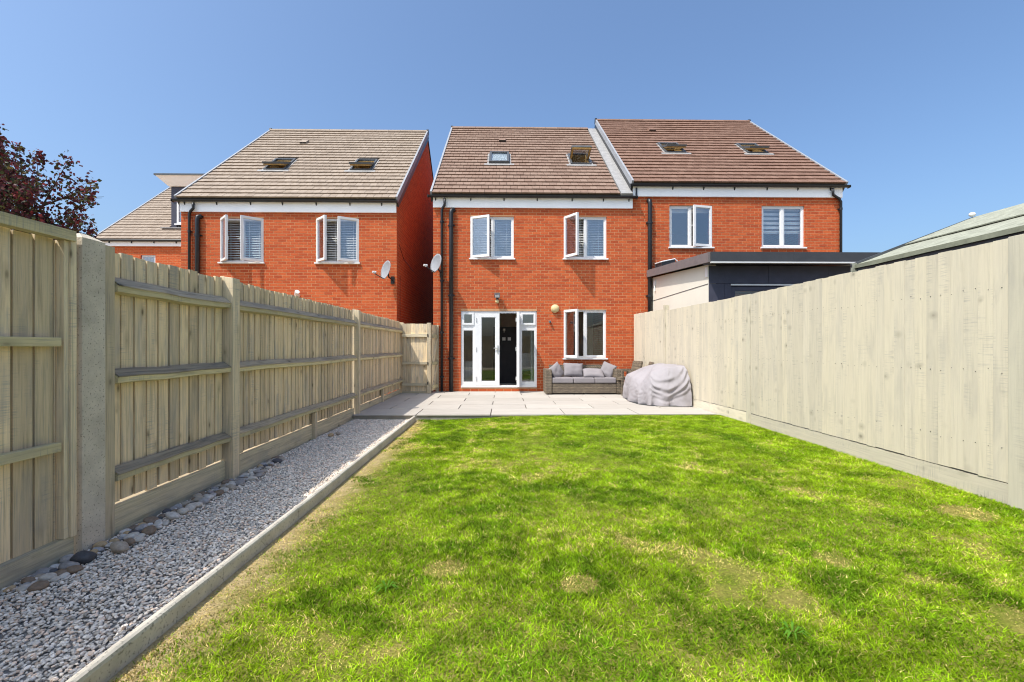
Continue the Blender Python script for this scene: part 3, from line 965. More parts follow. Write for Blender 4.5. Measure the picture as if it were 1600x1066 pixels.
def leaf_ring(L, H, w, M, y0=-0.028, y1=0.028):
    m = MB(); m.ring(0, L, 0, H, w, y0, y1, M); return m
def casement(win, hinge_x, side, width, z0, z1, deg, yf, gl):
    """side=+1: leaf runs to +x from its hinge; opens outward (towards -y)"""
    a = R(deg)
    B = Matrix.Translation((hinge_x, yf, 0)) @ Matrix.Rotation(-a if side > 0 else a, 4, 'Z')
    if side < 0: B = B @ Matrix.Translation((-width, 0, 0))
    m = MB(); m.ring(0, width, z0, z1, 0.056, -0.03, 0.03, B)
    # inner bead
    m.ring(0.056, width - 0.056, z0 + 0.056, z1 - 0.056, 0.012, -0.016, 0.016, B)
    m.build('casement', 'upvc', win)
    m = MB(); m.box(0.07, width - 0.07, -0.005, 0.005, z0 + 0.07, z1 - 0.07, B); m.build('pane', gl, win)
    hx = width - 0.03 if side > 0 else 0.03
    m = MB(); m.box(hx - 0.012, hx + 0.012, 0.03, 0.05, (z0 + z1) / 2 - 0.07, (z0 + z1) / 2 + 0.03, B); m.box(hx - 0.055, hx + 0.012, 0.04, 0.055, (z0 + z1) / 2 + 0.005, (z0 + z1) / 2 + 0.028, B)
    m.build('handle', 'light_metal', win)
def window(house, x0, x1, z0, z1, left=0, right=0, blind=None, gl='glass_sky', label=None):
    yo = 12.44
    fw = 0.045
    m = MB(); m.ring(x0 + 0.003, x1 - 0.003, z0 + 0.003, z1 - 0.003, fw, yo, yo + 0.075)
    xm = (x0 + x1) / 2
    m.box(xm - 0.032, xm + 0.032, yo, yo + 0.075, z0 + fw, z1 - fw)
    win = m.build('window', 'upvc', house)
    if label: win['label'] = label
    m = MB(); m.box(x0 - 0.035, x1 + 0.035, 12.338, 12.44, z0 - 0.038, z0 - 0.001); m.build('sill', 'upvc', win, bevel=0.004)
    hw = xm - 0.02 - (x0 + 0.012)
    for side, ang in ((1, left), (-1, right)):
        hx = x0 + 0.014 if side > 0 else x1 - 0.014
        if ang is None:    # fixed light
            a, b = (x0 + fw, xm - 0.032) if side > 0 else (xm + 0.032, x1 - fw)
            m = MB(); m.ring(a, b, z0 + fw, z1 - fw, 0.03, yo + 0.012, yo + 0.04); m.build('bead', 'upvc', win)
            m = MB(); m.box(a + 0.02, b - 0.02, yo + 0.022, yo + 0.032, z0 + fw + 0.02, z1 - fw - 0.02); m.build('pane', gl, win)
        else:
            casement(win, hx, side, hw, z0 + 0.014, z1 - 0.014, ang, yo - 0.012, gl)
    yb = yo + 0.125
    if blind == 'venetian':
        m = MB(); m.box(x0 + 0.02, x1 - 0.02, yb - 0.02, yb + 0.03, z1 - 0.05, z1 - 0.01)
        z = z1 - 0.085
        while z > z0 + 0.03:
            tilt = 0.007
            m.add([(x0 + 0.03, yb - 0.008, z - tilt), (x1 - 0.03, yb - 0.008, z - tilt), (x1 - 0.03, yb + 0.008, z + tilt), (x0 + 0.03, yb + 0.008, z + tilt),
                   (x0 + 0.03, yb - 0.008, z - tilt + 0.002), (x1 - 0.03, yb - 0.008, z - tilt + 0.002), (x1 - 0.03, yb + 0.008, z + tilt + 0.002), (x0 + 0.03, yb + 0.008, z + tilt + 0.002)],
                  [(3, 2, 1, 0), (4, 5, 6, 7), (0, 1, 5, 4), (2, 3, 7, 6)])
            z -= 0.047
        for xx in (x0 + 0.2, xm - 0.12, xm + 0.12, x1 - 0.2):
            m.box(xx - 0.004, xx + 0.004, yb - 0.016, yb - 0.014, z0 + 0.03, z1 - 0.03)
        tag(m.build('venetian_blind', 'blind_white', win), kind='stuff')
    elif blind == 'stripe':
        m = MB(); z = z1 - 0.03; zb = z0 + 0.42 * (z1 - z0)
        while z > zb:
            m.box(x0 + 0.03, x1 - 0.03, yb, yb + 0.004, z - 0.075, z); z -= 0.125
        m.box(x0 + 0.03, x1 - 0.03, yb - 0.01, yb + 0.012, zb - 0.03, zb)
        m.build('roller_blind', 'blind_white', win)
    elif blind == 'short':
        m = MB(); m.box(x0 + 0.03, x1 - 0.03, yb, yb + 0.02, z1 - 0.16, z1 - 0.02); m.build('roller_blind', 'blind_white', win)
    elif blind == 'mullion_frame':
        m = MB()
        for xx in (xm - 0.28, xm + 0.28): m.box(xx - 0.02, xx + 0.02, yb - 0.03, yb - 0.01, z0 + 0.03, z1 - 0.03)
        m.build('shutter_stile', 'blind_white', win)
    return win

RW_W, RW_H = 0.64, 0.98
def roof_window(house, xc, vc, ye, ze, opened, label, blind=False):
    SMx = lambda n=0.0: slope_matrix(xc, ye, ze, vc, n)
    M = SMx()
    w, h = RW_W / 2, RW_H / 2
    m = MB()
    def bx(mb, a, b, c, d, e, f, MM): mb.box(a, b, c, d, e, f, MM)
    def ring(mb, w, h, t, n0, n1, MM):
        bx(mb, -w, w, -h, -h + t, n0, n1, MM); bx(mb, -w, w, h - t, h, n0, n1, MM)
        bx(mb, -w, -w + t, -h + t, h - t, n0, n1, MM); bx(mb, w - t, w, -h + t, h - t, n0, n1, MM)
    ring(m, w, h, 0.05, -0.12, 0.075, M)
    fr = m.build('roof_window', 'dark_grey_metal', house)
    if label: fr['label'] = label
    m = MB()
    bx(m, -w - 0.14, w + 0.14, -h - 0.13, -h - 0.005, 0.030, 0.046, M)
    bx(m, -w - 0.05, -w - 0.004, -h, h, 0.02, 0.042, M); bx(m, w + 0.004, w + 0.05, -h, h, 0.02, 0.042, M)
    m.build('flashing', 'lead', fr)
    m = MB(); ring(m, w - 0.052, h - 0.052, 0.02, -0.30, 0.02, M); m.build('lining', 'pine', fr)
    piv = M @ Matrix.Translation((0, 0, 0.06)) @ Matrix.Rotation(R(-opened), 4, 'X')
    m = MB(); ring(m, w - 0.012, h - 0.012, 0.065, -0.005, 0.055, piv); m.build('sash', 'dark_grey_metal', fr)
    m = MB(); ring(m, w - 0.03, h - 0.03, 0.05, -0.045, -0.007, piv); m.build('sash_lining', 'pine', fr)
    m = MB(); bx(m, -w + 0.06, w - 0.06, -h + 0.06, h - 0.06, 0.022, 0.032, piv); m.build('pane', 'glass_low' if blind else 'glass_sky', fr)
    if blind:
        m = MB(); bx(m, -w + 0.06, w - 0.06, -h + 0.06, h - 0.06, -0.01, 0.0, piv); m.build('blind', 'card_white', fr)

def gutter(house, x0, x1, z, brackets):
    m = MB()
    # half round channel with thickness
    pr = []
    for k in range(9):
        t = math.pi + math.pi * k / 8
        pr.append((12.265 + 0.06 * math.cos(t), z + 0.02 + 0.056 * math.sin(t)))
    inner = [(12.265 + (p[0] - 12.265) * 0.86, z + 0.02 + (p[1] - z - 0.02) * 0.86) for p in pr[::-1]]
    m.prism(pr + inner, 'x', x0, x1)
    m.box(x0 - 0.012, x0, 12.203, 12.327, z - 0.045, z + 0.022); m.box(x1, x1 + 0.012, 12.203, 12.327, z - 0.045, z + 0.022)
    gt = m.build('gutter', 'black_pvc', house)
    for x in brackets:
        m = MB(); m.prism([(12.30, z - 0.035), (12.336, z - 0.10), (12.336, z - 0.02)], 'x', x - 0.014, x + 0.014); m.build('bracket', 'black_pvc', gt)
    return gt
def downpipe(house, path, r, name='downpipe', clips=()):
    m = MB(); m.tube(path, r, 12); p = m.build(name, 'black_pvc', house, smooth=False)
    for f in p.data.polygons: f.use_smooth = len(f.vertices) == 4
    for z in clips:
        x, y = path[-1][0], path[-1][1]
        m = MB(); m.tube([(x, y, z - 0.03), (x, y, z + 0.03)], r * 1.22, 12); m.box(x - r * 1.7, x + r * 1.7, y + r * 0.6, YF - 0.012, z - 0.015, z + 0.015)
        m.build('pipe_clip', 'black_pvc', p)

def house(name, label, x0, x1, dz, holes, rwins, variant, vis, floors=True, verge_l=True, verge_r=True, roof_x=None, group=None):
    H = thing(name, ((x0 + x1) / 2, YF, 0), label, 'house', group)
    ztop = 5.24 + dz
    # front skin of mortar with real openings, bricks proud of it
    m = MB()
    for a, b, c, d in cells(x0, x1, -0.25, ztop, holes):
        m.add([(a, YF, c), (b, YF, c), (b, YF, d), (a, YF, d)], [(0, 1, 2, 3)])
    wall = m.build('wall', 'mortar', H)
    # masonry thickness behind
    m = MB()
    for a, b, c, d in cells(x0 + 0.001, x1 - 0.001, -0.25, ztop, holes):
        m.box(a, b, YF + 0.003, YF + 0.27, c, d)
    m.build('masonry', 'brick_core', H)
    front_bricks(x0, x1, 0.0 - 0.075, 5.02 + dz, holes, wall, vis)
    ye, ze = 12.25, 5.34 + dz
    yr, zr = ye + SL.y, ze + SL.z
    yb = 2 * yr - YF
    for xa, xb in ((x0, x0 + 0.24), (x1 - 0.24, x1)):
        m = MB(); zf = ze + (YF + 0.275 - ye) * SL.z / SL.y - 0.10
        m.prism([(YF + 0.275, -0.25), (yb, -0.25), (yb, zf), (yr, zr - 0.12), (YF + 0.275, zf)], 'x', xa, xb)
        m.build('gable_wall', 'brick_core', H)
    m = MB(); m.box(x0 + 0.24, x1 - 0.24, yb - 0.25, yb, -0.25, ze); m.build('rear_wall', 'brick_core', H)
    m = MB()
    for z in (0.06, 2.62, 5.10 + dz): m.box(x0 + 0.245, x1 - 0.245, YF + 0.28, yb - 0.26, z - 0.12, z)
    m.box(x0 + 0.245, x1 - 0.245, 16.6, 16.7, 0.06, 5.0 + dz)
    m.build('room', 'room_wall', H)
    # roof
    rx0, rx1 = roof_x or (x0 - 0.03, x1 + 0.03)
    rh = [(xc - RW_W / 2, xc + RW_W / 2, vc - RW_H / 2, vc + RW_H / 2) for xc, vc, *_ in rwins]
    m = MB(); M0 = slope_matrix(0, ye, ze, 0, 0)
    for a, b, c, d in cells(rx0, rx1, 0.02, SLEN, rh): m.box(a, b, c, d, -0.09, -0.012, M0)
    # rear slope
    m.add([(rx0, yr, zr), (rx1, yr, zr), (rx1, 2 * yr - ye, ze), (rx0, 2 * yr - ye, ze)], [(0, 1, 2, 3)])
    roof = m.build('roof', 'dark_grey_metal', H)
    th = [(a - 0.012, b + 0.012, c - 0.02, d + 0.02) for a, b, c, d in rh]
    roof_tiles(rx0 + 0.03, rx1 - 0.03, ye, ze, SLEN - 0.06, th, roof, variant)
    x = rx0
    while x < rx1 - 0.02:
        m = MB(); b = min(x + 0.44, rx1)
        m.prism([(yr - 0.13, zr - 0.035), (yr - 0.06, zr + 0.05), (yr, zr + 0.075), (yr + 0.06, zr + 0.05), (yr + 0.13, zr - 0.035)], 'x', x + 0.003, b - 0.003)
        m.build('ridge_tile', 'tile_' + variant, roof); x += 0.44
    for flag, xa, xb in ((verge_l, rx0 - 0.03, rx0 + 0.022), (verge_r, rx1 - 0.022, rx1 + 0.03)):
        if flag:
            m = MB(); m.box(xa, xb, -0.02, SLEN + 0.02, -0.10, 0.056, M0); m.build('verge', 'verge_grey', roof)
            m = MB(); m.box(xa + 0.005, xb - 0.005, 0.0, SLEN, -0.24, -0.101, M0); m.build('bargeboard', 'black_pvc', roof)
            m = MB(); m.prism([(yr - 0.10, zr - 0.08), (yr - 0.07, zr + 0.07), (yr, zr + 0.10), (yr + 0.07, zr + 0.07), (yr + 0.10, zr - 0.08)], 'x', xa - 0.008, xb + 0.008); m.build('ridge_cap', 'black_pvc', roof)
    for xc, vc, op, lb, bl in rwins: roof_window(H, xc, vc, ye, ze, op, lb, bl)
    m = MB(); m.box(x0 + 0.004, x1 - 0.004, 12.337, YF - 0.012, 4.985 + dz, 5.285 + dz); m.build('fascia', 'fascia_white', H)
    return H, ye, ze
def roof_vent(H, xc, vc, ye, ze, variant):
    M = slope_matrix(xc, ye, ze, vc, 0)
    m = MB()
    m.add([M @ Vector(q) for q in ((-0.12, -0.12, 0.03), (0.12, -0.12, 0.03), (0.12, 0.17, 0.03), (-0.12, 0.17, 0.03), (-0.11, -0.13, 0.095), (0.11, -0.13, 0.095), (0.11, 0.17, 0.085), (-0.11, 0.17, 0.085))],
          [(4, 5, 6, 7), (1, 2, 6, 5), (2, 3, 7, 6), (3, 0, 4, 7)])
    o = m.build('roof_vent', 'tile_' + variant, H)
    m = MB(); m.box(-0.10, 0.10, -0.125, -0.105, 0.035, 0.085, M); m.build('grille', 'black_pvc', o)

# --- middle house
MW = [(-0.916, 0.269, 3.62, 4.766), (1.632, 2.808, 3.625, 4.775), (1.632, 2.795, 0.905, 2.225)]
MD = (-1.176, 0.897, 0.105, 2.19)
Hm, ye, ze = house('terraced_house', 'middle red brick house with French doors onto the patio', -1.925, 3.508, 0.0, MW + [MD],
    [(-0.15, 2.80, 0, 'closed roof window with a white blind drawn', True), (2.38, 2.78, 62, 'roof window tilted wide open showing its pine lining', False)], 'mid',
    lambda p: p.z > 0.0 and not (1.0 < p.x < 3.1 and p.z < 0.6), verge_r=False, roof_x=(-1.955, 3.16), group='red brick houses backing on the garden')
roof_vent(Hm, -0.06, 4.75, ye, ze, 'mid')
w_ = window(Hm, *MW[0], left=24, right=None, blind='venetian')
w_ = window(Hm, *MW[1], left=57, right=None, blind='venetian')
w_ = window(Hm, *MW[2], left=58, right=None, blind=None, gl='glass_low')
gutter(Hm, -2.04, 3.60, 5.265, [-1.85, -0.9, 0.0, 0.9, 1.85, 2.7, 3.4])
# pale mortar/lead margin against the taller neighbour, on the slope
M0 = slope_matrix(0, ye, ze, 0, 0)
m = MB(); m.box(3.165, 3.475, -0.03, SLEN, -0.05, 0.038, M0); m.build('lead_flashing', 'lead', Hm)
downpipe(Hm, [(-1.60, 12.27, 5.21), (-1.60, 12.27, 5.08), (-1.60, 12.275, 5.03), (-1.66, 12.33, 4.965), (-1.685, 12.338, 4.90), (-1.685, 12.338, 0.0)], 0.034, clips=(4.6, 3.0, 1.6, 0.4))
downpipe(Hm, [(-1.36, 12.40, 4.90), (-1.38, 12.36, 4.93), (-1.415, 12.33, 4.91), (-1.43, 12.325, 4.84), (-1.43, 12.325, 0.0)], 0.056, 'soil_pipe', clips=(4.5, 2.6, 0.9))

# French doors
m = MB()
fd0, fd1, fz0, fz1 = MD
yo = 12.43; y1 = 12.51
m.box(fd0 + 0.003, fd1 - 0.003, yo, y1, fz1 - 0.06, fz1 - 0.003)
m.box(fd0 + 0.003, fd1 - 0.003, yo - 0.05, y1, fz0 + 0.003, fz0 + 0.055)
for a, b in ((fd0 + 0.003, fd0 + 0.05), (fd1 - 0.05, fd1 - 0.003), (-0.835, -0.775), (0.405, 0.47)):
    m.box(a, b, yo, y1, fz0 + 0.055, fz1 - 0.06)
for a, b in ((fd0 + 0.05, -0.835), (0.47, fd1 - 0.05)):
    m.box(a, b, yo, y1, 1.76, 1.825)
    m.ring(a, b, fz0 + 0.055, 1.76, 0.022, yo + 0.01, y1 - 0.01, wz=0.10)
fdw = m.build('french_doors', 'upvc', Hm)
for a, b in ((fd0 + 0.05, -0.835), (0.47, fd1 - 0.05)):
    m = MB(); m.ring(a - 0.012, b + 0.012, 1.812, fz1 - 0.045, 0.048, yo - 0.022, yo - 0.001); m.ring(a + 0.03, b - 0.03, 1.85, fz1 - 0.085, 0.012, yo - 0.015, yo + 0.02); m.build('fanlight', 'upvc', fdw)
    m = MB(); m.box(a + 0.03, b - 0.03, yo - 0.010, yo, 1.85, fz1 - 0.085); m.build('pane', 'glass_sky', fdw)
    m = MB(); m.box(a + 0.015, b - 0.015, yo + 0.03, yo + 0.04, fz0 + 0.14, 1.745); m.build('pane', 'glass_low', fdw)
def door_leaf(M, w, hinge_left):
    z0, z1 = fz0 + 0.06, fz1 - 0.065
    m = MB(); m.ring(0, w, z0, z1, 0.105, -0.033, 0.033, M, wz=0.10)
    if hinge_left: m.box(0.105, 0.17, -0.033, 0.033, z0 + 0.1, z1 - 0.1, M)
    a0 = 0.17 if hinge_left else 0.105
    m.ring(a0, w - 0.105, z0 + 0.1, z1 - 0.1, 0.014, -0.02, 0.02, M)
    lf_ = m.build('door_leaf', 'upvc', fdw)
    m = MB(); m.box(a0 + 0.01, w - 0.115, -0.006, 0.006, z0 + 0.11, z1 - 0.11, M); m.build('pane', 'glass_low', fdw)
    m = MB(); hx = w - 0.045
    m.box(hx - 0.014, hx + 0.014, -0.046, -0.033, 1.03, 1.25, M); m.box(hx - 0.115, hx + 0.012, -0.075, -0.058, 1.165, 1.188, M); m.box(hx - 0.010, hx + 0.010, -0.06, -0.046, 1.165, 1.188, M)
    m.build('door_handle', 'chrome', fdw)
    m = MB()
    for z in (0.35, 1.15, 1.95): m.tube([M @ Vector((0.03, -0.045, z - 0.05)), M @ Vector((0.03, -0.045, z + 0.05))], 0.012, 8)
    m.build('door_hinge', 'light_metal', fdw)
door_leaf(Matrix.Translation((-0.79, yo + 0.012, 0)), 0.665, True)
door_leaf(Matrix.Translation((0.375, yo - 0.01, 0)) @ Matrix.Rotation(R(-91), 4, 'Z'), 0.58, False)

# inside the open door
t = thing('interior_partition', (0.1, 14.3, 0.06), 'dark board seen inside through the open patio door with two white cards', 'partition')
m = MB(); m.box(-0.34, 0.55, 14.30, 14.36, 0.06, 1.84); m.build('panel', 'room_dark', t)
for x in (-0.055, 0.115):
    m = MB(); m.box(x, x + 0.10, 14.29, 14.298, 1.41, 1.51); m.build('card', 'card_white', t)
m = MB(); m.tube([(0.0, 14.28, 1.72), (0.0, 14.28, 1.78)], 0.038, 12); m.tube([(0.0, 14.285, 1.66), (0.0, 14.285, 1.72)], 0.008, 6); m.build('hook_light', 'card_white', t)
t = thing('radiator', (-1.1, 13.1, 0.06), 'white panel unit low behind the left side light of the French doors', 'radiator')
m = MB(); m.box(-1.19, -0.86, 13.06, 13.12, 0.12, 0.80); m.build('panel', 'upvc', t)
m = MB()
for k in range(4): m.box(-1.17 + k * 0.08, -1.13 + k * 0.08, 13.05, 13.059, 0.16, 0.76)
m.build('fins', 'card_white', t)
t = thing('curtain', (0.82, 12.75, 0.06), 'pale curtain hanging inside the right side light of the doors', 'curtain')
m = MB(); pts = [(0.74 + 0.012 * k, 12.75 + 0.025 * math.sin(k * 1.9)) for k in range(14)]
m.prism(pts + [(a, b + 0.006) for a, b in pts[::-1]], 'z', 0.10, 2.2); m.build('cloth', 'sheer', t)
t = thing('dining_seat', (0.62, 13.4, 0.06), 'dark seat with a grey back inside the right side light', 'chair')
m = MB(); m.box(0.42, 0.86, 13.2, 13.62, 0.42, 0.50); m.build('seat', 'room_dark', t)
m = MB(); m.box(0.50, 0.92, 13.60, 13.66, 0.5, 1.02); m.build('backrest', 'curtain', t)
for a, b in ((0.44, 13.22), (0.82, 13.22), (0.44, 13.58), (0.82, 13.58)):
    m = MB(); m.box(a, a + 0.035, b, b + 0.035, 0.06, 0.42); m.build('leg', 'room_dark', t)

# wall fittings on the middle house
t = thing('security_light', (-0.185, 12.39, 2.52), 'dark floodlight with cream motion sensor above the French doors', 'wall light')
m = MB(); Q = Matrix.Translation((-0.185, 12.28, 2.60)) @ Matrix.Rotation(R(28), 4, 'X'); m.box(-0.075, 0.075, -0.07, 0.07, -0.04, 0.045, Q); m.build('lamp_head', 'lamp_dark', t, bevel=0.008)
m = MB(); m.box(-0.06, 0.06, -0.075, -0.0705, -0.03, 0.035, Q); m.build('lens', 'light_metal', t)
m = MB(); m.box(-0.215, -0.155, 12.33, 12.39, 2.44, 2.56); m.tube([(-0.185, 12.36, 2.52), (-0.185, 12.30, 2.58)], 0.018, 8); m.build('bracket', 'lamp_dark', t)
def ball(name, c, r, mat, parent, sc=(1, 1, 1), sub=2):
    V, F = ico(sub); V = V * np.array(sc) * r + np.array(c) - np.array(ORG[parent.name])
    me = mesh_np(name, V, F, mat)
    for p in me.polygons: p.use_smooth = True
    return link(name, me, parent)
ball('motion_sensor', (-0.185, 12.32, 2.44), 0.052, 'lamp_cream', t, sub=3)
t = thing('bulkhead_light', (1.387, 12.39, 2.26), 'round cream bulkhead lamp on the brick left of the kitchen window', 'wall light')
ball('lens', (1.387, 12.355, 2.255), 0.11, 'lamp_cream', t, (1, 0.55, 0.92), 3)
m = MB(); m.tube([(1.387, 12.392, 2.255), (1.387, 12.352, 2.255)], 0.115, 20); m.build('base', 'lamp_cream', t)
t = thing('outdoor_sensor', (1.247, 12.39, 1.895), 'tiny grey sensor on the brick below and left of the cream lamp', 'sensor')
m = MB(); m.tube([(1.247, 12.392, 1.895), (1.247, 12.32, 1.89)], [0.028, 0.034], 10); m.build('body', 'dish_grey', t)
m = MB(); m.tube([(1.247, 12.32, 1.89), (1.247, 12.305, 1.885)], 0.022, 10); m.build('lens', 'lamp_dark', t)

# --- left house
LW = [(-7.651, -6.489, 3.49, 4.685), (-5.082, -3.929, 3.49, 4.69)]
def vis_left(p):
    tt = -2.7 / p.x
    return 1.213 + (p.z - 1.213) * tt > 1.90
Hl, ye, ze = house('detached_house', 'left detached red brick house with tan roof tiles and both upstairs windows open', -8.69, -2.91, -0.15, LW,
    [(-6.92, 2.55, 19, None, False), (-4.34, 2.55, 19, None, False)], 'tan', vis_left, group='red brick houses backing on the garden')
roof_vent(Hl, -6.95, 4.85, ye, ze, 'tan')
window(Hl, *LW[0], left=46, right=40, blind='venetian')
window(Hl, *LW[1], left=46, right=32, blind='venetian')
gutter(Hl, -8.82, -2.87, 5.115, [-8.55, -7.7, -6.8, -5.95, -5.05, -4.15, -3.3])
downpipe(Hl, [(-8.28, 12.27, 5.06), (-8.28, 12.27, 4.96), (-8.28, 12.275, 4.91), (-8.39, 12.33, 4.85), (-8.43, 12.338, 4.78), (-8.43, 12.338, 0.0)], 0.034, clips=(4.3, 2.6))
downpipe(Hl, [(-8.13, 12.40, 4.69), (-8.16, 12.36, 4.72), (-8.20, 12.33, 4.70), (-8.21, 12.325, 4.62), (-8.21, 12.325, 0.0)], 0.056, 'soil_pipe', clips=(4.2, 2.7))
m = MB(); m.tube([(-5.56, 12.40, 2.60), (-5.56, 12.27, 2.62)], 0.05, 10); m.tube([(-5.56, 12.28, 2.62), (-5.50, 12.20, 2.68)], [0.05, 0.06], 10); m.build('flue', 'upvc', Hl)
m = MB(); m.tube([(-2.900, 12.62, 4.05), (-2.900, 13.2, 3.75), (-2.900, 14.6, 3.62)], 0.006, 5); m.tube([(-2.899, 12.75, 3.2), (-2.899, 12.72, 0.5)], 0.006, 5); m.build('cable', 'black_pvc', Hl)

# --- right house
RWn = [(4.534, 5.719, 3.945, 5.09), (7.086, 8.28, 3.95, 5.10)]
Hr, ye, ze = house('end_house', 'right red brick house, taller roof of reddish brown tiles, above the grey flat-roofed extension', 3.512, 9.30, 0.33, RWn,
    [(5.36, 2.95, 20, None, False), (7.96, 2.95, 17, None, False)], 'red', lambda p: p.z > 3.1, group='red brick houses backing on the garden')
roof_vent(Hr, 5.25, 5.05, ye, ze, 'red')
window(Hr, *RWn[0], left=None, right=13, blind='short')
window(Hr, *RWn[1], left=None, right=None, blind='stripe')
gutter(Hr, 3.42, 9.42, 5.595, [4.6, 5.45, 6.3, 7.2, 8.05, 8.95])
m = MB(); m.box(3.58, 3.62, 12.30, 12.336, 5.26, 5.54); m.build('gutter_outlet', 'black_pvc', Hr)
downpipe(Hr, [(3.95, 12.40, 5.19), (3.955, 12.36, 5.22), (3.965, 12.33, 5.20), (3.97, 12.325, 5.12), (3.97, 12.325, 0.0)], 0.056, 'soil_pipe', clips=(4.6, 2.6))
downpipe(Hr, [(8.98, 12.27, 5.54), (8.98, 12.27, 5.42), (9.0, 12.28, 5.36), (9.18, 12.33, 5.29), (9.25, 12.338, 5.2), (9.25, 12.338, 0.0)], 0.034, clips=(5.0, 3.6))

# satellite dishes
def dish(loc, label):
    t = thing('satellite_dish', (loc[0], 12.39, loc[2]), label, 'satellite dish', 'satellite dishes on the brick walls')
    nrm = Vector((-0.70, -0.68, 0.22)).normalized()
    M = Matrix.Translation(loc) @ nrm.to_track_quat('Z', 'Y').to_matrix().to_4x4()
    m = MB(); V = []; F = []; seg = 28; rings = 6
    for back in (0, 1):
        k0 = len(V)
        for i in range(rings + 1):
            r = i / rings
            for j in range(seg):
                a = 2 * math.pi * j / seg
                V.append(M @ Vector((0.225 * r * math.cos(a), 0.255 * r * math.sin(a), 0.055 * r * r - 0.055 - 0.012 * back)))
        for i in range(rings):
            for j in range(seg):
                F.append((k0 + i * seg + j, k0 + i * seg + (j + 1) % seg, k0 + (i + 1) * seg + (j + 1) % seg, k0 + (i + 1) * seg + j))
    k1 = rings * seg; k2 = (rings + 1) * seg + rings * seg
    for j in range(seg): F.append((k1 + j, k1 + (j + 1) % seg, k2 + (j + 1) % seg, k2 + j))
    m.add(V, F); m.build('reflector', 'dish_grey', t, smooth=True)
    low = M @ Vector((0, -0.25, -0.02)); lnb = M @ Vector((0.0, -0.20, 0.27))
    m = MB(); m.tube([M @ Vector((0, -0.05, -0.07)), low, lnb], 0.012, 8); m.build('arm', 'black_pvc', t)
    m = MB(); m.tube([lnb, lnb + Vector((-0.02, -0.01, 0.05))], [0.022, 0.028], 10); m.tube([lnb + Vector((0.03, 0.02, 0.035)), lnb + Vector((-0.05, -0.03, 0.035))], 0.028, 10); m.build('receiver', 'light_metal', t)
    m = MB(); m.tube([M @ Vector((0, 0, -0.07)), M @ Vector((0, -0.16, -0.14)), (loc[0] + 0.10, 12.38, loc[2] - 0.22)], 0.018, 8); m.box(loc[0] + 0.05, loc[0] + 0.15, 12.375, 12.39, loc[2] - 0.32, loc[2] - 0.12); m.build('bracket', 'black_pvc', t)
dish(Vector((-3.12, 12.02, 3.24)), 'grey satellite dish on the right corner of the left house')
dish(Vector((-1.80, 12.02, 3.42)), 'grey satellite dish on the left edge of the middle house by its downpipe')

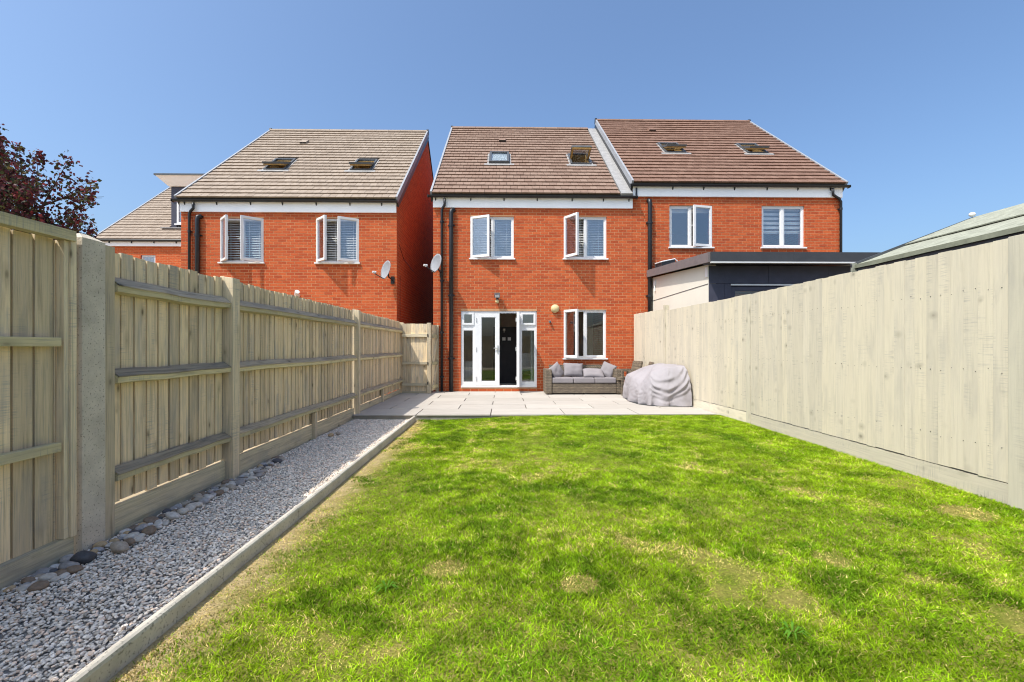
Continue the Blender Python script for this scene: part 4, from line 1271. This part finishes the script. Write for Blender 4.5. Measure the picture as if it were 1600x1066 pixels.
# --- far left house with dormer
def far_house():
    Y = 20.0; x0, x1 = -17.62, -8.2; ze = 5.85
    H = thing('dormer_house', ((x0 + x1) / 2, Y, 0), 'further house far left with tan roof and a flat-topped dormer', 'house')
    holes = [(-15.75, -15.12, 4.0, 5.2)]
    m = MB()
    for a, b, c, d in cells(x0 + 0.12, x1, -0.25, 5.75, holes): m.box(a, b, Y, Y + 0.25, c, d)
    m.build('wall', 'brick_core', H)
    m = MB(); m.ring(-15.74, -15.13, 4.01, 5.19, 0.06, Y + 0.05, Y + 0.11); w = m.build('window', 'upvc', H)
    m = MB(); m.box(-15.69, -15.18, Y + 0.07, Y + 0.08, 4.06, 5.14); m.build('pane', 'glass_sky', w)
    m = MB(); m.box(x0 + 0.1, x1, Y - 0.09, Y - 0.02, 5.56, 5.76); m.build('fascia', 'fascia_white', H)
    m = MB(); m.tube([(x0 - 0.05, Y - 0.16, 5.80), (x1, Y - 0.16, 5.80)], 0.065, 10); gt = m.build('gutter', 'black_pvc', H)
    for x in np.arange(-17.0, -8.5, 0.95):
        m = MB(); m.box(x - 0.015, x + 0.015, Y - 0.13, Y - 0.09, 5.68, 5.76); m.build('bracket', 'black_pvc', gt)
    yr = Y - 0.17 + SL.y * 1.08; zr = ze + SL.z * 1.08
    m = MB(); M0 = slope_matrix(0, Y - 0.17, ze, 0, 0); m.box(x0, x1, 0, SLEN * 1.08, -0.08, -0.012, M0)
    m.add([(x0, yr, zr), (x1, yr, zr), (x1, 2 * yr - Y, ze), (x0, 2 * yr - Y, ze)], [(0, 1, 2, 3)])
    roof = m.build('roof', 'dark_grey_metal', H)
    hole = [(-14.99, -10.0, 1.05, 5.0)]
    roof_tiles(x0 + 0.03, x1, Y - 0.17, ze, SLEN * 1.08 - 0.06, hole, roof, 'tan')
    m = MB(); m.box(x0 - 0.03, x0 + 0.03, -0.02, SLEN * 1.08, -0.1, 0.06, M0); m.build('verge', 'verge_grey', roof)
    m = MB(); m.prism([(Y + 0.28, -0.25), (2 * yr - Y, -0.25), (2 * yr - Y, 5.8), (yr, zr - 0.15), (Y + 0.28, ze + 0.2)], 'x', x0 + 0.12, x0 + 0.36); m.build('gable_wall', 'brick_core', H)
    # dormer
    D = MB(); yd = 20.75
    D.box(-14.97, -10.2, yd + 0.07, 25.0, 6.5, 8.42); dm = D.build('dormer', 'slate_panel', H)
    m = MB(); m.box(-14.98, -14.74, yd, yd + 0.069, 6.52, 8.42); m.box(-14.74, -10.2, yd, yd + 0.069, 8.12, 8.42); m.build('corner_panel', 'slate_panel', dm)
    m = MB()
    m.add([(-15.38, yd - 0.42, 8.78), (-10, yd - 0.42, 8.78), (-10, 25.2, 8.78), (-15.38, 25.2, 8.78), (-15.05, yd - 0.10, 8.42), (-10, yd - 0.10, 8.42), (-10, 25.0, 8.42), (-15.05, 25.0, 8.42)],
          [(0, 1, 2, 3), (7, 6, 5, 4), (0, 4, 5, 1), (0, 3, 7, 4)])
    m.build('cornice', 'fascia_white', dm)
    m = MB(); m.box(-15.42, -10, yd - 0.46, 25.3, 8.781, 8.85); m.build('flat_roof', 'dark_grey_metal', dm)
    m = MB(); m.ring(-14.72, -12.9, 6.74, 8.10, 0.08, yd - 0.02, yd + 0.06); m.box(-14.78, -12.8, yd - 0.10, yd - 0.02, 6.68, 6.74); dw = m.build('dormer_window', 'upvc', dm)
    m = MB(); m.box(-14.64, -12.98, yd + 0.02, yd + 0.03, 6.82, 8.02); m.build('dormer_pane', 'glass_sky', dm)
    m = MB(); m.box(-15.2, -12.4, yd - 0.35, yd + 0.06, 6.46, 6.50); m.build('lead_apron', 'lead', dm)
far_house()

# --- extension of the right house
EX = thing('house_extension', (6.5, 10.5, 0), 'flat-roofed dark grey extension with cream rendered side wall behind the right fence', 'extension')
ys0 = 8.95
m = MB(); m.prism([(ys0, -0.25), (12.385, -0.25), (12.385, 3.10), (ys0, 2.84)], 'x', 4.05, 4.20)
m.v = [(v[0], v[1], v[2]) for v in m.v]; sw = m.build('side_wall', 'render_cream', EX)
def zl(y, z): return z
m = MB(); m.box(4.044, 4.049, ys0 + 0.01, 12.36, 2.455, 2.468); m.build('joint_strip', 'lamp_dark', sw)
m = MB(); m.box(4.035, 4.049, ys0 + 0.005, ys0 + 0.12, 2.60, 2.80); m.build('trim', 'upvc', sw)
m = MB(); m.box(4.01, 4.049, 12.05, 12.16, 2.86, 2.98); m.tube([(4.03, 12.1, 2.86), (4.03, 12.1, 2.70)], 0.02, 8); m.build('outlet', 'upvc', sw)
# front wall panels
panels = [(4.055, 4.36), (4.365, 4.50)]
for a, b in panels:
    m = MB(); m.box(a, b, ys0 - 0.012, ys0 + 0.05, -0.2, 2.46); m.build('panel', 'slate_panel', EX)
xx = 4.055
while xx < 8.4:
    m = MB(); m.box(xx, min(xx + 1.19, 8.4), ys0 - 0.012, ys0 + 0.05, 2.466, 2.82); m.build('panel', 'slate_panel', EX); xx += 1.196
m = MB(); m.box(4.06, 8.4, ys0 + 0.055, ys0 + 0.12, 2.40, 2.82); m.box(7.4, 8.4, ys0, ys0 + 0.1, -0.2, 2.46); m.build('front_wall', 'slate_panel', EX)
m = MB(); m.ring(4.505, 7.39, -0.1, 2.40, 0.075, ys0 - 0.005, ys0 + 0.06); m.box(5.42, 5.60, ys0 - 0.005, ys0 + 0.06, 0, 2.32); sd = m.build('sliding_door', 'slate_panel', EX)
m = MB(); m.box(4.58, 5.42, ys0 + 0.02, ys0 + 0.03, 0, 2.32); m.build('pane', 'glass_low', sd)
m = MB(); m.box(5.60, 7.31, ys0 + 0.02, ys0 + 0.03, 0, 2.32); m.build('pane', 'glass_low', sd)
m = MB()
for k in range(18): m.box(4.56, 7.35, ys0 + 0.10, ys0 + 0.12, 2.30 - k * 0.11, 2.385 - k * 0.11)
m.build('reflection_slats', 'reflection_brown', sd)  # made-up slats behind the glass, coloured as the panes' brown reflection
m = MB(); m.box(4.49, 7.4, ys0 - 0.035, ys0 - 0.013, 2.425, 2.455); m.build('head_trim', 'light_metal', EX)
m = MB(); m.box(8.3, 8.45, ys0 + 0.13, 12.385, -0.2, 2.9); m.build('end_wall', 'slate_panel', EX)
# roof: falls gently away from the house, fascia on two sides
def zr_(y): return 3.02 + (y - 8.62) * 0.075
m = MB(); m.prism([(8.64, zr_(8.64) - 0.05), (12.385, zr_(12.385) - 0.05), (12.385, zr_(12.385) - 0.005), (8.64, zr_(8.64) - 0.005)], 'x', 3.94, 8.5); rfx = m.build('flat_roof', 'extension_roof', EX)
m = MB(); m.prism([(8.62, zr_(8.62) - 0.19), (12.384, zr_(12.384) - 0.19), (12.384, zr_(12.384)), (8.62, zr_(8.62))], 'x', 3.90, 3.938); m.build('side_fascia', 'mauve_fascia', rfx)
xx = 3.94
while xx < 8.5:
    m = MB(); m.box(xx, min(xx + 1.596, 8.5), 8.60, 8.638, 2.842, 3.024); m.build('front_fascia', 'extension_roof', rfx); xx += 1.6
m = MB(); m.box(3.94, 8.5, 8.592, 8.65, 2.812, 2.838); m.build('drip_trim', 'light_metal', rfx)
m = MB(); m.prism([(8.66, 2.825), (ys0 - 0.013, 2.845), (ys0 - 0.013, 2.86), (8.66, 2.84)], 'x', 3.95, 8.45); m.build('soffit', 'slate_panel', rfx)
m = MB(); m.prism([(3.94, 2.83), (4.048, 2.83), (4.048, 2.845), (3.94, 2.845)], 'y', 8.66, 8.94); m.build('soffit_return', 'slate_panel', rfx)
t = thing('rooflight', (4.28, 11.9, 3.27), 'small white-edged rooflight on the extension roof beside the black pipe', 'rooflight')
m = MB(); m.add([(4.08, 11.7, 3.26), (4.48, 11.7, 3.26), (4.48, 12.2, 3.26), (4.08, 12.2, 3.26), (4.06, 11.66, 3.40), (4.40, 11.66, 3.47), (4.40, 12.2, 3.50), (4.06, 12.2, 3.43)], [(0, 1, 5, 4), (1, 2, 6, 5), (2, 3, 7, 6), (3, 0, 4, 7), (4, 5, 6, 7)]); m.build('kerb', 'dark_grey_metal', t)
m = MB(); m.tube([(4.04, 11.645, 3.40), (4.40, 11.645, 3.475), (4.50, 11.645, 3.38)], 0.016, 6); m.tube([(4.04, 11.645, 3.40), (4.04, 12.1, 3.43)], 0.016, 6); m.build('white_edge', 'upvc', t)

# --- shed over the right fence
SH = thing('garden_shed', (5.8, 3.8, 0), 'neighbouring shed with grey-green felt roof rising above the right fence', 'shed')
ev = (4.30, 2.215); rg = (5.80, 2.80); yn, yfar = 0.8, 5.50
def felt(x0z, x1z, y0, y1, th, mb):
    (xa, za), (xb, zb) = x0z, x1z
    n = Vector((-(zb - za), 0, xb - xa)).normalized() * th
    mb.prism([(xa, za), (xb, zb), (xb + n.x, zb + n.z), (xa + n.x, za + n.z)], 'y', y0, y1)
m = MB(); N = 24; V = []; F = []
for j in range(N + 1):
    y = yn + (yfar - yn) * j / N
    for i in range(7):
        f = i / 6
        w = 0.006 * noise.noise((f * 4, y * 2.2, 1)) - 0.008 * math.sin(f * math.pi)
        V.append((ev[0] + (rg[0] - ev[0]) * f, y, ev[1] + (rg[1] - ev[1]) * f + w))
for j in range(N):
    for i in range(6): k = j * 7 + i; F.append((k, k + 1, k + 8, k + 7))
m.add(V, F)
felt((rg[0], rg[1]), (7.3, 2.215), yn, yfar, 0.015, m)
roof = m.build('roof', 'roof_felt', SH)
mod = roof.modifiers.new('thickness', 'SOLIDIFY'); mod.thickness = 0.012; mod.offset = -1
for b, lb in ((0.50, 0.0), (0.52, 0)):
    pass
m = MB(); felt((ev[0] + 0.62, ev[1] + 0.242), (rg[0], rg[1]), yn, yfar, 0.012, m)
m.v = [(v[0], v[1], v[2] + 0.004) for v in m.v]; m.build('felt_strip', 'roof_felt', roof)
# folded felt edge at the eaves, wavy
m = MB(); V = []; F = []
for j in range(N * 2 + 1):
    y = yn + (yfar - yn) * j / (N * 2); w = 0.006 * noise.noise((y * 3, 0, 7))
    V += [(ev[0] - 0.004, y, ev[1] + 0.004), (ev[0] - 0.014 + w, y, ev[1] - 0.045 + w), (ev[0] + 0.006, y, ev[1] - 0.045 + w), (ev[0] + 0.006, y, ev[1] - 0.002)]
for j in range(N * 2):
    for q in range(4): k = j * 4; F.append((k + q, k + (q + 1) % 4, k + 4 + (q + 1) % 4, k + 4 + q))
m.add(V, F); m.build('felt_fold', 'felt_edge', roof)
m = MB(); felt((ev[0] - 0.02, ev[1] - 0.07), (rg[0], rg[1] - 0.07), yfar, yfar + 0.02, 0.085, m); m.build('bargeboard', 'lamp_dark', roof)
m = MB(); m.box(ev[0] - 0.035, ev[0] + 0.02, yfar - 0.004, yfar + 0.026, ev[1] - 0.11, ev[1] + 0.02); m.build('bargeboard_end', 'roof_felt', roof)
m = MB(); m.box(ev[0] + 0.012, ev[0] + 0.045, yn, yfar - 0.02, ev[1] - 0.12, ev[1] - 0.02); m.build('eaves_board', 'lamp_dark', SH)
m = MB(); m.box(4.42, 4.47, yn + 0.1, yfar - 0.08, -0.2, 2.2); m.build('side_wall', 'shed_wall', SH)
m = MB(); m.prism([(4.47, -0.2), (7.1, -0.2), (7.1, 2.2), (5.8, 2.72), (4.47, 2.2)], 'y', yfar - 0.13, yfar - 0.08); m.build('end_wall', 'shed_wall', SH)
ball('finial', (5.74, 5.48, 2.835), 0.032, 'upvc', SH, (1.2, 1, 0.9), 2)

# ------------------------------------------------------------------ furniture
SO = thing('rattan_sofa', (2.03, 11.9, 0), 'three-seat grey-brown rattan sofa with grey seat cushions against the brick wall', 'sofa')
sx0, sx1, sy0, sy1 = 1.05, 3.02, 11.48, 12.26
m = MB(); m.box(sx0 + 0.165, sx1 - 0.165, sy0 + 0.03, sy1 - 0.12, 0.035, 0.285); m.build('seat_base', 'rattan', SO, bevel=0.012)
m = MB(); m.box(sx0, sx0 + 0.16, sy0, sy1, 0.03, 0.635); m.build('arm', 'rattan', SO, bevel=0.018)
m = MB(); m.box(sx1 - 0.16, sx1, sy0, sy1, 0.03, 0.635); m.build('arm', 'rattan', SO, bevel=0.018)
Q = Matrix.Translation((0, sy1 - 0.10, 0.285)) @ Matrix.Rotation(R(-7), 4, 'X')
m = MB(); m.box(sx0 + 0.165, sx1 - 0.165, -0.03, 0.09, -0.2, 0.45, Q); m.build('backrest', 'rattan', SO, bevel=0.018)
for x in (sx0 + 0.04, sx1 - 0.1, 2.0):
    for y in (sy0 + 0.05, sy1 - 0.1):
        m = MB(); m.box(x, x + 0.05, y, y + 0.05, 0, 0.034); m.build('foot', 'black_iron', SO)
cw = (sx1 - sx0 - 0.34) / 3
for i in range(3):
    a = sx0 + 0.17 + i * cw
    m = MB(); m.box(a + 0.004, a + cw - 0.004, sy0 + 0.005, sy1 - 0.16, 0.290, 0.425); m.build('seat_cushion', 'cushion', SO, bevel=0.028)
def scatter_cushion(c, size, th, rot, label):
    t_ = bpy.data.objects
    n = 16; V = []; F = []
    for s_ in (1, -1):
        for i in range(n + 1):
            for j in range(n + 1):
                u = i / n * 2 - 1; v = j / n * 2 - 1
                e = max(0.0, (1 - abs(u) ** 2.6)) ** 0.5 * max(0.0, (1 - abs(v) ** 2.6)) ** 0.5
                pin = 1 - 0.07 * (1 - abs(u * v)) * 0 - 0.06 * (u * u + v * v - 2 * u * u * v * v) * 0.8
                wv = 0.02 * noise.noise((u * 1.8 + c[0] * 5, v * 1.8, s_)) * e
                V.append((u * size[0] / 2 * pin, v * size[1] / 2 * pin, s_ * th / 2 * e + wv))
    m1 = (n + 1) ** 2
    for s_ in (0, 1):
        for i in range(n):
            for j in range(n):
                k = s_ * m1 + i * (n + 1) + j
                F.append((k, k + 1, k + n + 2, k + n + 1))
    m = MB(); m.add(V, F)
    o = m.build('scatter_cushion', 'cushion', None, smooth=True)
    bm = bmesh.new(); bm.from_mesh(o.data); bmesh.ops.remove_doubles(bm, verts=bm.verts, dist=0.001); bmesh.ops.recalc_face_normals(bm, faces=bm.faces); bm.to_mesh(o.data); bm.free()
    o.location = c; o.rotation_euler = [R(a) for a in rot]
    return tag(o, label, 'cushion', 'grey scatter cushions on the sofa')
scatter_cushion((1.37, 11.88, 0.565), (0.42, 0.40), 0.16, (72, -28, 42), 'grey scatter cushion slumped against the left arm of the sofa')
scatter_cushion((1.83, 11.99, 0.605), (0.54, 0.38), 0.17, (70, 2, 4), 'large grey scatter cushion standing upright left of the sofa middle')
scatter_cushion((2.33, 11.83, 0.525), (0.56, 0.40), 0.17, (28, 2, -3), 'grey scatter cushion lying almost flat right of the sofa middle')
scatter_cushion((2.71, 11.90, 0.595), (0.40, 0.40), 0.16, (72, 20, -38), 'grey scatter cushion leaning into the right arm of the sofa')

def rattan_chair(x, y, rz, label):
    t = thing('rattan_chair', (x, y, 0), label, 'chair', 'rattan dining chairs behind the covered furniture')
    B = Matrix.Translation((x, y, 0)) @ Matrix.Rotation(R(rz), 4, 'Z')
    m = MB(); m.box(-0.25, 0.25, -0.25, 0.25, 0.38, 0.45, B); m.build('seat', 'rattan', t)
    Q = B @ Matrix.Translation((0, 0.23, 0.45)) @ Matrix.Rotation(R(-14), 4, 'X')
    m = MB(); m.box(-0.24, 0.24, -0.025, 0.03, -0.02, 0.41, Q); m.build('backrest', 'rattan', t, bevel=0.01)
    for s_ in (-1, 1):
        m = MB(); m.box(s_ * 0.27 - 0.03, s_ * 0.27 + 0.03, -0.24, 0.26, 0.60, 0.64, B); m.box(s_ * 0.27 - 0.02, s_ * 0.27 + 0.02, -0.24, -0.19, 0, 0.60, B); m.build('arm', 'rattan', t)
        m = MB(); m.box(s_ * 0.25 - 0.02, s_ * 0.25 + 0.02, 0.20, 0.25, 0, 0.40, B); m.build('leg', 'rattan', t)
rattan_chair(3.11, 11.55, -80, 'dark rattan chair, left of two, peeping above the furniture cover')
rattan_chair(3.24, 10.98, -100, 'dark rattan chair, right of two, peeping above the furniture cover')

def cover():
    ctl = [  # bottom x, y ; top x, y, z
        (2.84, 10.75, 2.90, 10.70, 0.56), (2.80, 10.15, 2.88, 10.15, 0.53), (2.87, 9.58, 2.96, 9.72, 0.46), (3.02, 9.28, 3.08, 9.52, 0.66),
        (3.35, 9.16, 3.38, 9.36, 0.78), (3.79, 9.10, 3.72, 9.30, 0.81), (3.835, 9.35, 3.765, 9.45, 0.82), (3.80, 10.0, 3.75, 10.0, 0.83),
        (3.74, 10.75, 3.69, 10.7, 0.82), (3.30, 10.92, 3.3, 10.82, 0.72)]
    n = len(ctl); per = 32; cols = []
    for i in range(n):
        p0, p1, p2, p3 = (np.array(ctl[(i + k) % n]) for k in (-1, 0, 1, 2))
        for q in range(per):
            t = q / per
            cols.append(0.5 * (2 * p1 + (p2 - p0) * t * 0.8 + (2 * p0 - 5 * p1 + 4 * p2 - p3) * 0.0 + 0) if False else p1 + (p2 - p1) * (t * t * (3 - 2 * t) * 0.5 + t * 0.5))
    NC = len(cols); NR = 64; V = []; F = []; T = 10
    cen = np.array((3.36, 10.05, 0.80))
    for j in range(NR + 1):
        v = j / NR
        for i, c in enumerate(cols):
            bx, by, tx, ty, tz = c
            e = 0.3 * v + 0.7 * v ** 4
            x = bx + (tx - bx) * e; y = by + (ty - by) * e; z = 0.012 + (tz - 0.012) * v
            pn = cols[(i + 1) % NC]; pp = cols[i - 1]
            tx_, ty_ = pn[0] - pp[0], pn[1] - pp[1]; L = math.hypot(tx_, ty_) + 1e-6
            nx, ny = -ty_ / L, tx_ / L
            if (x - cen[0]) * nx + (y - cen[1]) * ny < 0: nx, ny = -nx, -ny
            s = (i / per)            # control index position
            d = 0.0
            # swags hanging across the front, between the two front corners
            if 2.7 < s < 5.3:
                f = min(1.0, max(0.0, (s - 3.0) / 2.0))
                mk = float(smooth(2.7, 3.3, s) * smooth(5.3, 4.75, s))
                sag = max(0.0, 1 - (2 * f - 0.9) ** 2)
                wob = 0.07 * noise.noise((s * 1.7, v * 1.5, 1))
                for c_, a_, wd, fc in ((1.00, 0.022, 0.055, 0.33), (0.84, 0.044, 0.060, 0.42), (0.62, 0.030, 0.055, 0.34), (0.40, 0.014, 0.05, 0.2)):
                    q_ = (v - (c_ - fc * sag + 0.06 * f + wob)) / wd
                    d += mk * a_ * (0.75 + 0.9 * noise.noise((s * 1.9, c_ * 9, 5))) * (math.exp(-q_ * q_) - 0.85 * math.exp(-(q_ + 1.7) ** 2)) * float(smooth(0.03, 0.14, v)) * float(smooth(1.0, 0.93, v))
            d += 0.030 * math.sin(s * 7.3 + 2.0 * noise.noise((s, v * 2, 0))) * (1 - v) ** 1.5
            d += 0.022 * noise.noise((s * 1.3, v * 2.6, 4)) * (1 - v * 0.7) + 0.016 * abs(noise.noise((s * 3.2, v * 5, 8)))
            d += 0.012 * math.sin(math.pi * v)
            if (x > 3.5) and nx > 0.5: d = min(d, 0.02) * 0.3
            V.append((min(x + nx * d, 3.835), y + ny * d, z))
    for j in range(NR):
        for i in range(NC): F.append((j * NC + i, j * NC + (i + 1) % NC, (j + 1) * NC + (i + 1) % NC, (j + 1) * NC + i))
    base = NR * NC
    for k in range(1, T):
        f = k / T
        b2 = len(V)
        for i, c in enumerate(cols):
            p = np.array(V[base + i]) if k == 1 else None
            tp = np.array(V[NR * NC + i])
            q = tp * (1 - f) + cen * f
            q[2] = tp[2] * (1 - f) ** 1.0 + cen[2] * f + 0.03 * math.sin(f * math.pi * 0.5) + 0.012 * noise.noise((q[0] * 4, q[1] * 4, 2))
            V.append(tuple(q))
        b1 = b2 - NC
        for i in range(NC): F.append((b1 + i, b1 + (i + 1) % NC, b2 + (i + 1) % NC, b2 + i))
    b1 = len(V) - NC; V.append(tuple(cen + np.array((0, 0, 0.03)))); kc = len(V) - 1
    for i in range(NC): F.append((b1 + i, b1 + (i + 1) % NC, kc))
    t = thing('covered_table', (3.35, 10.0, 0), 'garden furniture hidden under a draped grey weatherproof cover by the right fence', 'furniture cover')
    m = MB(); m.add(V, F); o = m.build('cover', 'cover_cloth', t, smooth=True)
    # dark hem lying on the slabs
    V = []; F = []
    for i, c in enumerate(cols):
        s = i / per; w = 0.012 + (0.045 if 0.6 < s < 3.2 else 0.0) * math.sin(min(1, max(0, (s - 0.6) / 2.6)) * math.pi)
        dx, dy = c[0] - 3.3, c[1] - 10.0; L = math.hypot(dx, dy)
        for e in (-0.02, w):
            V.append((min(c[0] + dx / L * e, 3.845), c[1] + dy / L * e, 0.020 if e < 0 else 0.006))
    for i in range(NC): k = 2 * i; k2 = 2 * ((i + 1) % NC); F.append((k, k2, k2 + 1, k + 1))
    m = MB(); m.add(V, F); h = m.build('hem', 'cover_hem', t)
    md = h.modifiers.new('thickness', 'SOLIDIFY'); md.thickness = 0.006
cover()

# ------------------------------------------------------------------ tree
def tree():
    t = thing('copper_tree', (-9.75, 9.3, -0.1), 'dark copper-leaved tree behind the left fence at the edge of the photo', 'tree')
    rr = random.Random(5)
    m = MB(); m.tube([(-9.75, 9.3, -0.2), (-9.73, 9.3, 1.2), (-9.70, 9.28, 2.4), (-9.72, 9.25, 3.6), (-9.70, 9.25, 4.4)], [0.10, 0.085, 0.07, 0.05, 0.02], 9)
    m.build('trunk', 'bark', t)
    tips = []
    m = MB()
    for k in range(34):
        z0 = 1.9 + 2.4 * rr.random()
        a = rr.random() * 6.283; up = 0.35 + 0.9 * rr.random()
        L = (1.55 - 0.22 * abs(z0 - 3.0)) * (0.6 + 0.5 * rr.random())
        p0 = Vector((-9.72, 9.27, z0)); d = Vector((math.cos(a), math.sin(a), up)).normalized()
        mid_ = p0 + d * L * 0.55 + Vector((0, 0, 0.05)); end = p0 + d * L + Vector((0, 0, 0.12 * rr.random()))
        if end.x > -8.35: end = p0.lerp(end, 0.72); mid_ = p0.lerp(mid_, 0.72)
        m.tube([p0, mid_, end], [0.028, 0.016, 0.005], 5)
        for q in np.linspace(0.3, 1.0, 7):
            tips.append((p0.lerp(mid_, q / 0.55) if q < 0.55 else mid_.lerp(end, (q - 0.55) / 0.45), 0.20 + 0.10 * rr.random()))
        for _ in range(3):
            dd = (d + Vector((rr.uniform(-.7, .7), rr.uniform(-.7, .7), rr.uniform(-.3, .7)))).normalized()
            e2 = mid_ + dd * L * 0.5
            if e2.x > -8.3: continue
            m.tube([mid_, e2], [0.010, 0.003], 4)
            for q in (0.4, 0.7, 1.0): tips.append((mid_.lerp(e2, q), 0.17))
    for x, z in ((-9.55, 5.12), (-9.05, 4.95), (-8.75, 4.95), (-8.45, 4.3), (-10.2, 5.1), (-8.3, 3.35), (-8.45, 3.75), (-9.9, 5.2)):
        e = Vector((x, 9.2 + rr.uniform(-.3, .3), z)); s_ = Vector((-9.6 + 0.4 * (x + 9.6), 9.25, z - 1.0))
        m.tube([s_, s_.lerp(e, 0.5), e], [0.016, 0.010, 0.003], 4)
        for q in (0.35, 0.5, 0.65, 0.8, 0.9, 1.0): tips.append((s_.lerp(e, q), 0.13))
    m.build('limbs', 'bark', t)
    V = []; F = []; C = []
    nr = np.random.default_rng(3)
    for p, rad in tips:
        tone = rr.random()
        for _ in range(34):
            o = Vector(nr.normal(0, 1, 3)) * 0.62
            if o.length > 1.35: continue
            o *= rad
            c = p + o
            if c.x > -7.92 - 0.9 * (c.y - 9.0): continue
            d = Vector(nr.normal(0, 1, 3)); d.z -= 0.3; d.normalize()
            s_ = d.cross(Vector(nr.normal(0, 1, 3))).normalized()
            L = 0.05 + 0.045 * rr.random(); w = L * 0.42
            n_ = d.cross(s_) * (0.012 * rr.random())
            k = len(V)
            V += [c, c + d * L * 0.5 + s_ * w + n_, c + d * L, c + d * L * 0.5 - s_ * w + n_]
            F.append((k, k + 1, k + 2, k + 3))
            q = rr.random()
            if q < 0.36 + 0.2 * tone: col = (0.085, 0.026, 0.034)
            elif q < 0.75: col = (0.055, 0.062, 0.026)
            elif q < 0.90: col = (0.19, 0.032, 0.034)
            else: col = (0.13, 0.105, 0.035)
            f_ = 0.7 + 0.7 * rr.random()
            C += [[x * f_ for x in col]] * 4
    V = np.array([list(v) for v in V]) - np.array(ORG[t.name])
    me = mesh_np('foliage', V, np.array(F), 'leaf', tint=np.array(C))
    tag(link('foliage', me, t), kind='stuff')
tree()
for o in list(COL.objects):
    pass
